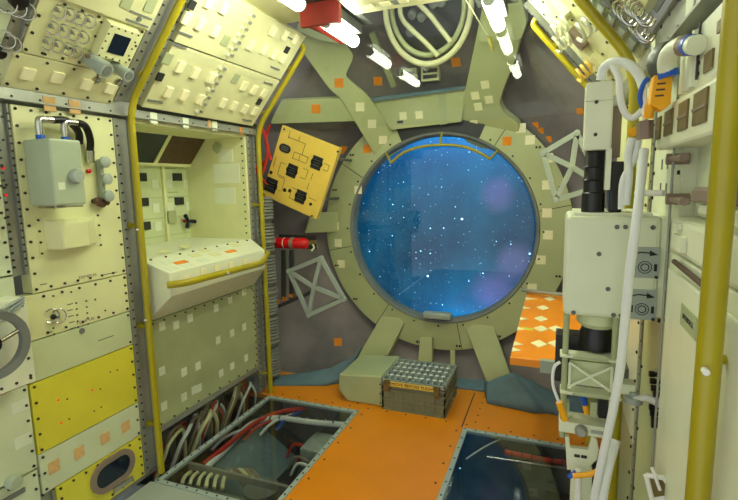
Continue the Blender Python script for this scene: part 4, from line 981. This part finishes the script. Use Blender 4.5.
# black connectors
fr = RWx(.305)
for i, (x, y) in enumerate([(651, 374), (652, 381), (653, 388), (655, 394), (651, 407), (652, 413), (653, 419), (655, 425), (656, 431), (658, 437)]):
    u, v = fr.hit(x, y, .03); u = min(max(u, 1.46), 1.79)
    MB().lathe(fr, u, v, [(.007, .01), (.007, .02), (.009, .022), (.009, .035), (0, .036)], 12).build('black_connector', 'black', t)
t = rpanel(1.44, 1.82, 1.2, 1.94, 'cream_white', rkG, X=.305, nv=10)
mb = MB()
for yy in (1.52, 1.6, 1.68):
    for zz in (1.35, 1.45, 1.55, 1.62): MB().box(RWx(.305), yy, yy+.012, zz, zz+.03, .01, .012).build('slot', 'grey', t)
# white cabinet below
CX = .275; fcx = RWx(CX)
_, zt1 = fcx.hit(669, 216)
t = thing('white_cabinet', 'tall smooth white cabinet at right behind the foreground pole', 'cabinet', (.4, 1.1, .0))
MB().box(fcx, .55, 1.425, .0, zt1-.09, -.3, -.004).build('body', 'cream_white', t, bevel=.004)
dr = MB().box(fcx, .62, 1.38, .05, zt1-.125, -.004, .006).build('door', 'cream_white', t, bevel=.006)
# upper drawer with rounded lid
MB().box(fcx, .60, 1.415, zt1-.085, zt1, -.28, .0).build('lid', 'cream_white', t, bevel=.012)
mb = MB(); mb.pbox(fcx, (672, 233), (680, 253), 0, .012); mb.pbox(fcx, (673, 222), (678, 230), 0, .008); mb.build('hinge', 'cream_white', t, bevel=.001)
MB().cyl(fcx.pt(1.32, zt1-.10, .006), fcx.pt(1.0, zt1-.108, .006), .006).build('red_seal', 'brown', t)
sg = MB().box(fcx, 1.12, 1.245, 1.215, 1.262, .006, .0085).build('name_plate', 'grey_green', dr)
uu, vv = fcx.hit(688, 321, .008)
sg.location += fcx.pt(uu, vv, .007)-fcx.pt(1.1825, 1.2385, .007)
for dz in (-.011, .0, .011): MB().box(fcx, uu-.05, uu+.05, vv+dz-.003, vv+dz+.003, .0085, .0092).build('printed_line', 'grey', sg) if False else None
text('INTERDECK', fcx, uu, vv, .016, .0086, 'dark', dr, flip=True)
mb = MB(); mb.cyl(fcx.pt(1.415, .2, .004), fcx.pt(1.415, 1.9, .004), .003); mb.build('edge_rod', 'alu', t)
# hinge fittings above
for x, y, lb in ((686, 158, 'upper taupe hinge fitting under the slotted white hood'), (686, 200, 'lower taupe hinge fitting beside the grey handle')):
    f = RWx(.29); u, v = f.hit(x, y)
    MB().cyl(f.pt(u-.08, v, .02), f.pt(u+.07, v, .02), .010, .007, 8).cyl(f.pt(u+.06, v, -.02), f.pt(u+.06, v, .03), .014, seg=8).build('hinge_fitting', 'taupe', None, lb, 'hinge')
t = thing('cabinet_back_panel', 'white upright panel with small slots above the white cabinet', 'panel', (.34, 1.1, zt1))
fr2 = RWx(.33)
MB().box(fr2, .5, 1.44, zt1+.002, 1.9, -.05, 0).build('face_plate', 'cream_white', t)
mb = MB()
for y in (.98, 1.02, 1.07, 1.12): mb.box(fr2, y, y+.014, zt1+.07, zt1+.11, 0, .003)
mb.build('slots', 'dark', t)
MB().box(fr2, .8, 1.2, zt1+.04, zt1+.14, -.001, .001).build('inset', 'mint', t)
MB().box(fr2, 1.26, 1.31, zt1+.01, 1.75, 0, .02).build('rib', 'mint', t, bevel=.004)
f = RWx(.285); u0, v1 = f.hit(697, 190); u1, v0 = f.hit(712, 207)
t = thing('grey_handle', 'dark taupe grip handle resting above the white cabinet lid', 'handle', f.pt((u0+u1)/2, v0))
u0, v1 = f.hit(690, 187, .03); u1, v0 = f.hit(718, 207, .03)
MB().poly(f, [(min(u0, u1), v0), (max(u0, u1), v0), (max(u0, u1)-.01, v1-.005), (max(u0, u1)-.03, v1), (min(u0, u1), v1)], -.01, .03).build('grip', 'taupe', t, bevel=.006)
MB().box(f, min(u0, u1)-.06, max(u0, u1)-.01, v0-.02, v0-.004, -.01, .015).build('mount', 'cream_white', t)
# hood with louvre windows
HX = .25; fh_ = RWx(HX)
_, zb0 = fh_.hit(655, 151); 
px = [(656, 151), (735, 128), (760, 112), (760, 52), (700, 86), (657, 109)]
t = thing('white_hood', 'white hood with a row of four brown louvre windows at upper right', 'hood', (.3, 1.3, zb0))
uv = [fh_.hit(*p) for p in px]
uv = [uv[0], (.55, zb0), (.55, uv[5][1]-.0), uv[5]]
uvt = fh_.hit(657, 109); zt2 = max(fh_.hit(700, 86)[1], uvt[1])
MB().poly(fh_, [(uv[0][0], zb0), (.55, zb0), (.55, fh_.hit(737, 66)[1]), (fh_.hit(700, 86)[0], fh_.hit(700, 86)[1]), (uvt[0], uvt[1])], -.09, 0).build('shell', 'cream_white', t, bevel=.008)
for a, b in (((655.5, 115), (659.5, 141)), ((664, 107), (671, 137)), ((678, 98), (686, 132)), ((693, 86), (705, 126))):
    dx = b[0]-a[0]; a = (a[0]+.5, a[1]+.62*dx+1); b = (b[0]-.5, b[1]-.3*dx-1); w = MB(); w.pbox(fh_, a, b, 0, .004); o = w.build('louvre_window', 'bronze', t, bevel=.001)
    (ua, va1), (ub, vb1) = fh_.hit(*a, .004), fh_.hit(*b, .004)
    MB().box(fh_, min(ua, ub), max(ua, ub), (va1+vb1)/2-.004, (va1+vb1)/2+.002, .004, .006).build('mullion', 'taupe', o)
# upper white panel
UX = .275; fu = RWx(UX)
ztop = fu.hit(700, 25)[1]
t = thing('upper_panel', 'white upper panel with two brown slots beside the foreground pole', 'panel', (.33, 1.2, zt2))
ua = fu.hit(668, 70)[0]
MB().box(fu, .5, ua, zt2-.08, ztop, -.06, 0).build('face_plate', 'cream_white', t, bevel=.004)
for a, b in (((704, 55), (711, 68)), ((717, 22), (723, 28))): MB().pbox(fu, a, b, 0, .004).build('louvre_window', 'bronze', t)
mb = MB()
for x in (684, 689, 694): u, _ = fu.hit(x, 80); mb.cyl(fu.pt(u, zt2+.01, .0), fu.pt(u, zt2+.13, .0), .01, seg=8)
mb.build('flutes', 'cream_white', t)
mb = MB(); u, _ = fu.hit(700, 60); mb.cyl(fu.pt(u, zt2+.02, .004), fu.pt(u, ztop, .004), .003, seg=6)
for y in (36, 45, 62, 72): mb.disc(fu, u, fu.hit(701, y)[1], .004, 0, .005)
mb.build('seam_bolts', 'dark', t)

# right overhead: far panels with coils, near with loops
t = thing('overhead_rack', 'right overhead rack with coiled cream hoses between the two yellow poles', 'rack', RO.pt(2.4, .0))
mb = MB().box(RO, 1.95, 2.96, .03, .735, -.03, 0)
MB().box(RO, 2.92, 2.96, .03, .735, 0, .03).build('edge_strip', 'alu_dark', t)
mb.screws(RO, [(2.935, v) for v in grid(.06, .7, 16)], .006, .03, .004, 1); mb.screws(RO, [(u, v) for u in grid(2.05, 2.85, 5) for v in grid(.08, .7, 7)], .007, 0, .006, 1); mb.build('face_plate', ['cream', 'dark'], t, bevel=.002)
def ppatch(x, y, w, h, m_, nm='module', n1=.03): MB().sq(RO, x, y, w, h, 0, n1).build(nm, m_, t, bevel=.003)
for x, y, m_ in ((557, 12, 'cream_white'), (563, 30, 'cream'), (575, 42, 'taupe'), (585, 58, 'cream'), (597, 66, 'cream')): ppatch(x, y, .12, .1, m_)
for k, (x, y) in enumerate(((564, 24), (567, 38), (588, 68), (592, 22))):
    u, v = RO.hit(x, y, .05); tc_ = MB()
    pts = [RO.pt(u+.045*math.cos(a), v+.03*math.sin(a), .035+.004*a/1.0) for a in grid(0, 6.28*3, 50)]
    tc_.tube(pts, .007, 7).build('hose_coil', 'cream_white' if k != 2 else 'console', None, ['upper cream hose coil on the right overhead', 'lower cream hose coil on the right overhead', 'yellowish hose coil beside the white column top', 'small cream hose coil right of the thick yellow pole'][k], 'hose coil')
for i in range(7):
    ppatch(612+i*3.6, 20+i*10.5, .03, .09, 'patch_white', 'louvre', .008) if False else None
t = thing('louvre_panel', 'grey louvred vent panel right of the thick yellow pole', 'vent panel', RO.pt(1.95, .3))
MB().box(RO, 1.885, 2.07, .04, .7, 0, .006).build('back_plate', 'grey_green', t)
mb = MB()
for v in grid(.07, .66, 12): MB().box(RO, 1.9, 2.05, v, v+.028, .006, .018).build('louvre', 'light_grey', t)
# near right overhead with steel guards
rkH = rack('right overhead rack with clustered steel switch guards at the top', RO.pt(1.3, .03), 'overhead_rack')
t = panel(RO, .8, 1.785, .10, .735, 'cream', None, rkH, nu=10, nv=8)
for k, (x, y) in enumerate([(620, 12), (624, 15), (628, 18), (632, 9), (636, 12), (640, 15), (643, 18), (632, 33), (636, 36), (640, 39), (644, 33)]):
    u, v = RO.hit(x, y, .03); u = min(u, 1.74)
    pts = [RO.pt(u+.018*math.cos(a), v+.032*math.sin(a), .014+.025*math.sin((a+2.2)/4.4*math.pi)) for a in grid(-2.2, 2.2, 12)]
    MB().tube(pts, .0048, 8).build('switch_guard', 'steel', t)
MB().sq(RO, 612, 0, .06, .05, .012, .016).build('dark_window', 'navy', t)
for (a, b) in (((655, 1), (661, 10)),): MB().sq(RO, 658, 5, .1, .015, .012, .02).build('slot', 'grey', t)

# ============================================================ INSTRUMENT COLUMN (right)
IY = 1.5; fi = EY(IY)
t = thing('instrument_box', 'white square instrument box with two arrow decals on the right', 'instrument', fi.pt(*fi.hit(615, 322)))
(u0, v1), (u1, v0) = fi.hit(567, 216), fi.hit(655.5, 322)
ibx = (u0, u1, v0, v1)
MB().box(fi, u0, u1, v0, v1, -.26, 0).build('housing', 'instrument', t, bevel=.012)
MB().box(fi, u0+.02, u1-.02, v1, v1+.008, -.24, -.02).build('top_plate', 'cream_white', t)
MB().box(fi, u1, u1+.02, v0+.01, v1-.005, -.26, -.01).build('side_flange', 'cream_white', t, bevel=.002)
for x, y in ((617, 227), (625.5, 227), (656-3, 227.5), (599, 254), (608, 289), (573.5, 312.5), (613.5, 315), (621, 315.5)):
    u, v = fi.hit(x, y); MB().lathe(fi, u, v, [(.0065, -.002), (.0065, .003), (.003, .003), (0, .001)], 12).build('screw', 'alu_dark', t)
for (cx_, cy_) in ((645, 263), (642, 305)):
    u, v = fi.hit(cx_, cy_); dc = MB().box(fi, u-.035, u+.035, v-.042, v+.045, 0, .0012).build('decal', 'light_grey', t)
    mb = MB(); mb.lathe(fi, u, v-.012, [(.0175, .001), (.0175, .0022), (.0155, .0022), (.0155, .001)], 24); mb.lathe(fi, u, v-.012, [(.011, .001), (.011, .0024), (.0085, .0024), (.0085, .001)], 20)
    for s_ in (-1, 1): mb.box(fi, u+s_*.026-.0035, u+s_*.026+.0035, v-.022, v-.002, .001, .0024)
    mb.tube([fi.pt(u-.028, v+.024, .002), fi.pt(u-.012, v+.030, .002), fi.pt(u+.014, v+.028, .002)], .0018, 6)
    mb.poly(fi, [(u+.010, v+.036), (u+.030, v+.024), (u+.010, v+.020)], .001, .0024)
    mb.lathe(fi, u+.028, v-.038, [(.004, 0), (.004, .008), (0, .009)], 8)
    mb.build('arrow_mark', 'black', dc)
# white column on top
t = thing('instrument_column', 'pale upright column standing above the instrument box', 'column', fi.pt(*fi.hit(600, 150)))
(a0, b1), (a1, b0) = fi.hit(587, 81), fi.hit(612, 149)
MB().box(fi, a0, a1, b0, b1, -.10, -.02).build('housing', 'cream_white', t, bevel=.005)
MB().box(fi, a0, a1, b0+(b1-b0)*.72, b0+(b1-b0)*.725, -.02, -.0185).build('seam', 'grey_green', t)
for x, y in ((597, 101), (596, 134)): MB().disc(fi, *fi.hit(x, y), .005, -.021, -.016).build('screw', 'dark', t)
MB().box(fi, a1-.005, a1+.03, b0-.02, b1-.06, -.16, -.09).build('side_plate', 'taupe', t)
(c0, d1), (c1, d0) = fi.hit(611, 148), fi.hit(614, 190)
MB().box(fi, a1-.012, a1+.002, d0, d1, -.06, -.02).build('foot_bar', 'cream_white', t)
t = thing('camera_lens', 'black stacked camera lens standing on the instrument box', 'lens', (0.1, IY+.08, ibx[3]))
u, vtop = fi.hit(595.5, 149); cx3, cy3 = fi.hit(594, 150, -.07)
ps = []
for yy, r_ in ((211, .030), (193, .030), (192, .027), (181, .027), (180, .030), (178, .027), (168, .026), (167, .029), (165, .026), (152, .026), (149, .023)):
    ps.append((EY(IY+.07).hit(594, yy)[1], r_*1.05))
xx = EY(IY+.07).hit(594, 180)[0]; ps[0] = (ibx[3]+.009, ps[0][1])
MB().tube([(xx, IY+.07, z) for z, _ in ps], [r_ for _, r_ in ps], 24).build('barrel', 'black', t)
(c0, d1), (c1, d0) = fi.hit(613, 161), fi.hit(625, 194)
MB().box(fi, c0, c1, ibx[3]+.008, d1, -.13, -.05).box(fi, xx, c0, (d0+d1)/2-.01, (d0+d1)/2+.012, -.1, -.07).build('motor_block', 'black', t, bevel=.004)
# support below the box
t = thing('instrument_stand', 'pale framed stand with crossed window holding up the instrument box', 'stand', (.12, IY+.08, .0))
dz0 = ibx[2]
ux, _ = EY(IY+.09).hit(597, 330)
prof = [(.058, dz0-.002), (.060, dz0-.02), (.060, dz0-.035), (.045, dz0-.05)]
MB().tube([(ux, IY+.09, z) for _, z in prof], [r_ for r_, _ in prof], 28).build('flange_disc', 'pale_green', t)
MB().tube([(ux, IY+.09, dz0-.05), (ux, IY+.09, dz0-.07), (ux, IY+.09, dz0-.12)], [.042, .05, .05], 24).build('lens_barrel', 'black', t)
(c0, d1), (c1, d0) = fi.hit(556, 334, -.09), fi.hit(612, 388, -.09)
MB().box(fi, c0, c0+.1, d0, d1, -.16, -.09).build('black_box', 'black', t, bevel=.004)
f2 = fi
for x in (566, 616):
    u, _ = f2.hit(x, 340); MB().cyl((u, IY+.02, f2.hit(566, 440)[1]), (u, IY+.02, dz0), .009, seg=12).build('rod', 'grey_green', t)
for (ya_, yb_) in ((355, 364), (391, 402)):
    (a, b), (c, d) = f2.hit(560, ya_), f2.hit(622, yb_); MB().box(f2, a, c, d, b, -.06, .0).build('cross_plate', 'instrument', t, bevel=.003)
    MB().box(f2, a+.035, c-.035, d+.008, b-.008, 0, .001).build('slot', 'grey_green', t)
(a, b), (c, d) = f2.hit(570, 363), f2.hit(611, 392)
for p, q in (((a, d), (c, b)), ((a, b), (c, d)), ((a, d), (a, b)), ((c, d), (c, b))):
    MB().cyl(f2.pt(*p, -.006), f2.pt(*q, -.006), .005, seg=4).build('brace', 'instrument', t)
MB().box(f2, a, c, d, b, -.04, -.025).build('backing_plate', 'pale_green', t)
(a, b), (c, d) = f2.hit(559, 421), f2.hit(612, 440)
MB().box(f2, a, c, d, b, -.08, 0).build('lower_plate', 'instrument', t, bevel=.003)
MB().box(f2, a+.09, c-.008, d+.012, b-.012, 0, .002).build('terminal_strip', 'light_grey', t)
u, v = f2.hit(581, 430); MB().lathe(f2, u, v, [(.018, 0), (.018, .012), (.012, .02), (0, .02)], 18).build('knob', 'alu', t)
for x in (564, 592): 
    (a2, b2), (c2, d2) = f2.hit(x-1, 405), f2.hit(x+5, 421); MB().box(f2, a2, c2, d2, b2, -.05, -.02).build('link', 'grey_green', t)
MB().cyl(f2.pt(*f2.hit(583, 402), -.05), f2.pt(*f2.hit(586, 412), -.05), .009).build('blue_sleeve', 'blue', t)
MB().cyl(f2.pt(*f2.hit(586, 412), -.05), f2.pt(*f2.hit(588, 421), -.05), .009).build('yellow_sleeve', 'tag', t)
MB().box(f2, f2.hit(600, 400)[0], f2.hit(611, 400)[0], f2.hit(600, 421)[1], f2.hit(600, 403)[1], -.06, -.02).build('motor', 'black', t)
# bracket with semicircle
px = [(565, 437), (569, 437), (570, 448), (588, 450), (592, 436), (597, 440), (599, 450), (597, 460), (590, 467), (580, 470), (567, 470)]
MB().ppoly(f2, px, -.02, 0).build('curved_bracket', 'instrument', t, bevel=.002)
for x, y in ((577, 456), (584, 457)): MB().sq(f2, x, y, .016, .009, 0, .002).build('slot', 'dark', t)
u, v = f2.hit(574, 457)
MB().box(f2, f2.hit(575, 470)[0]-.01, f2.hit(582, 470)[0]+.03, .005, f2.hit(578, 470)[1], -.035, -.015).build('leg', 'instrument', t)
# arm and lever
t = thing('locking_lever', 'white lever on a pale arm right of the crossed stand', 'lever', f2.pt(*f2.hit(630, 392)))
(a, b), (c, d) = f2.hit(611, 384), f2.hit(632, 397); MB().box(f2, a, c+.01, d, b, -.06, -.01).build('arm', 'instrument', t, bevel=.003)
u, v = f2.hit(634, 400); MB().lathe(Fr(f2.pt(u, v, -.01), (1, 0, 0), (0, 1, 0), (0, 0, 1)), 0, 0, [(.024, -.012), (.024, .006), (.012, .008), (.012, .02), (0, .02)], 20).build('pivot', 'light_grey', t)
MB().tube([f2.pt(u, v, .0), f2.pt(*f2.hit(645, 397, .0), .0), f2.pt(*f2.hit(660, 403, .0), .0)], [.010, .010, .014], 10).build('handle', 'white', t)
# hoses
def fy(x, y, Y): f = EY(Y); return V3(f.pt(*f.hit(x, y)))
MB().tube(spline([fy(x, y, Y) for x, y, Y in ((644, 150, 1.42), (641, 180, 1.38), (636, 225, 1.33), (630, 270, 1.33), (625, 320, 1.35), (620, 370, 1.36), (611, 420, 1.38), (602, 460, 1.4), (594, 500, 1.42))], 10), [.0112]*81, 14).build('white_hose', 'hose_white', None, 'long thick white hose hanging in front of the instrument box', 'hose')
MB().tube(spline([fy(x, y, Y) for x, y, Y in ((616, 440, 1.45), (609, 465, 1.42), (604, 490, 1.42), (600, 520, 1.42))], 8), .013, 12).build('white_hose', 'hose_white', None, 'short white hose behind the long one at the bottom', 'hose')
MB().tube(spline([fy(x, y, Y) for x, y, Y in ((601, 80, 1.53), (604, 68, 1.52), (614, 62, 1.5), (627, 64, 1.48), (638, 74, 1.46), (644, 88, 1.44))], 8), [.0125]*40+[.010], 14).build('white_hose', 'hose_white', None, 'thick white hose arching over the top of the pale column', 'hose')
MB().tube(spline([fy(x, y, Y) for x, y, Y in ((612, 66, 1.47), (619, 78, 1.45), (620, 96, 1.44), (624, 111, 1.44), (632, 118, 1.44), (643, 110, 1.43), (644, 106, 1.42))], 8), .0085, 12).build('white_hose', 'hose_white', None, 'thin white hose looping beside the thick yellow pole', 'hose')
MB().tube(spline([fy(x, y, Y) for x, y, Y in ((632, 138, 1.47), (628, 155, 1.47), (629, 175, 1.46), (626, 205, 1.46))], 8), .010, 12).build('white_hose', 'hose_white', None, 'short white hose running down to the instrument box top', 'hose')
MB().tube(spline([fy(x, y, Y) for x, y, Y in ((639, 140, 1.47), (634, 160, 1.47), (623, 180, 1.46), (621, 209, 1.46))], 8), .008, 12).build('white_hose', 'hose_white', None, 'thin white cable beside the black motor block', 'hose')
MB().tube(spline([fy(x, y, Y) for x, y, Y in ((560, 362, 1.45), (554, 368, 1.45), (553, 385, 1.45), (560, 405, 1.45))], 8), .0045, 8).build('white_cable', 'hose_white', None, 'thin white cable left of the crossed stand', 'cable')
MB().tube([fy(559, 402, 1.45), fy(565, 420, 1.46)], .010, 8).build('yellow_sleeve', 'tag', None, 'yellow cable sleeve left of the stand', 'sleeve')
MB().cyl(fy(636, 193, 1.5), fy(664, 193, 1.44), .008).build('cross_tube', 'white', None, 'short white horizontal tube above the instrument box', 'tube')
MB().tube(spline([fy(x, y, 1.44) for x, y in ((573, 476), (590, 474), (598, 470), (603, 460))], 6), .008, 8).build('orange_cable', 'tag', None, 'orange cable loop under the curved bracket', 'cable')
MB().cyl(fy(569, 477, 1.46), fy(576, 472, 1.46), .007).build('blue_plug', 'blue', None, 'small blue plug under the curved bracket', 'plug')
MB().cyl(fy(578, 470, 1.47), fy(578, 515, 1.47), .010).build('white_tube', 'white', None, 'thin white upright tube below the curved bracket', 'tube')
# connector & tag
t = thing('hose_connector', 'taupe hexagonal connector joining white hoses', 'connector', fy(645, 138, 1.4))
MB().cyl(fy(645, 121, 1.41), fy(645, 139, 1.41), .019, seg=6).build('body', 'taupe', t); MB().cyl(fy(644, 88, 1.43), fy(645, 121, 1.41), .007).build('stem', 'white', t)
t = thing('yellow_tag', 'bright orange-yellow tag block with print beside the white hood', 'tag', fy(660, 112, 1.3))
f3 = EY(1.33); A = [f3.pt(*f3.hit(x, y)) for x, y in ((654, 75), (673, 76), (671, 104), (662, 111), (650, 104))]
MB().prism(A, [p+V3((0, .04, 0)) for p in A]).build('block', 'tag', t, bevel=.003)
mb = MB()
for k, (x, y) in enumerate(((657, 84), (656, 90), (655, 96))):
    u, v = f3.hit(x, y); mb.box(f3, u, u+.018, v-.002, v+.002, 0, .001)
mb.build('printed_line', 'brown', t)
MB().tube([fy(650, 104, 1.35), fy(648, 118, 1.36)], .011, 10).build('strap', 'tag', t)
t = thing('duct_elbow', 'cream padded duct elbow with blue bands above the yellow tag', 'duct', fy(672, 75, 1.3))
pth = spline([fy(x, y, Y) for x, y, Y in ((668, 74, 1.33), (667, 62, 1.32), (671, 52, 1.3), (680, 46, 1.27), (688, 45, 1.245), (697, 45, 1.20))], 6)
MB().tube(pth, .02, 16).build('duct', 'cream_white', t)
MB().cyl(fy(669, 77, 1.33), fy(668, 71, 1.33), .022, seg=16).build('blue_band', 'blue', t); MB().cyl(fy(689.5, 45, 1.24), fy(693, 45, 1.22), .0215, seg=16).build('blue_band', 'blue', t)
MB().cyl(fy(683, 46, 1.26), fy(690, 45, 1.24), .022, seg=12).build('coupling', 'taupe', t)
t = thing('round_cap', 'dark grey dished cap beside the padded duct elbow', 'cap', fy(661, 62, 1.5)); f4 = Fr(fy(661, 63, 1.5), (.6, .8, 0), (0, 0, 1), (-.8, .6, .0))
MB().lathe(f4, 0, 0, [(.05, -.02), (.05, .0), (.035, .018), (0, .024)], 24).build('dish', 'alu_dark', t)
MB().tube(spline([fy(648, 78, 1.42), fy(643, 85, 1.42), fy(640, 97, 1.42), fy(643, 108, 1.42)], 6), .006, 8).build('blue_cable', 'blue', None, 'small blue cable between white hose and yellow tag', 'cable')
MB().cyl(fy(637, 130, 1.5), fy(629, 134, 1.5), .011).build('yellow_plug', 'tag', None, 'yellow plug near the hexagonal connector', 'plug')
# white box bottom right
t = thing('wire_tray', 'small white open tray bracket at the bottom right', 'tray', fcx.pt(1.2, .6))
A = [fy(x, y, 1.25) for x, y in ((646, 475), (664, 478), (676, 496), (652, 500))]
for i in range(4): MB().cyl(A[i], A[(i+1) % 4], .006, seg=8).build('rim', 'white', t)
MB().prism(A, [p+V3((0, .01, -.02)) for p in A]).build('pan', 'bronze', t)
MB().cyl(fy(652, 468, 1.24), fy(660, 490, 1.24), .004).build('pin', 'white', t)
MB().box(fcx, 1.14, 1.22, .60, .70, 0.006, .06).build('mount', 'white', t, bevel=.004)

# ============================================================ WORLD + RENDER LOOK
w = bpy.data.worlds.new('world'); bpy.context.scene.world = w; w.use_nodes = True
w.node_tree.nodes['Background'].inputs[0].default_value = lin((240, 244, 240)); w.node_tree.nodes['Background'].inputs[1].default_value = 1.05
sc = bpy.context.scene
sc.view_settings.view_transform = 'Standard'; sc.view_settings.look = 'None'; sc.view_settings.gamma = 1; sc.view_settings.exposure = 0.14
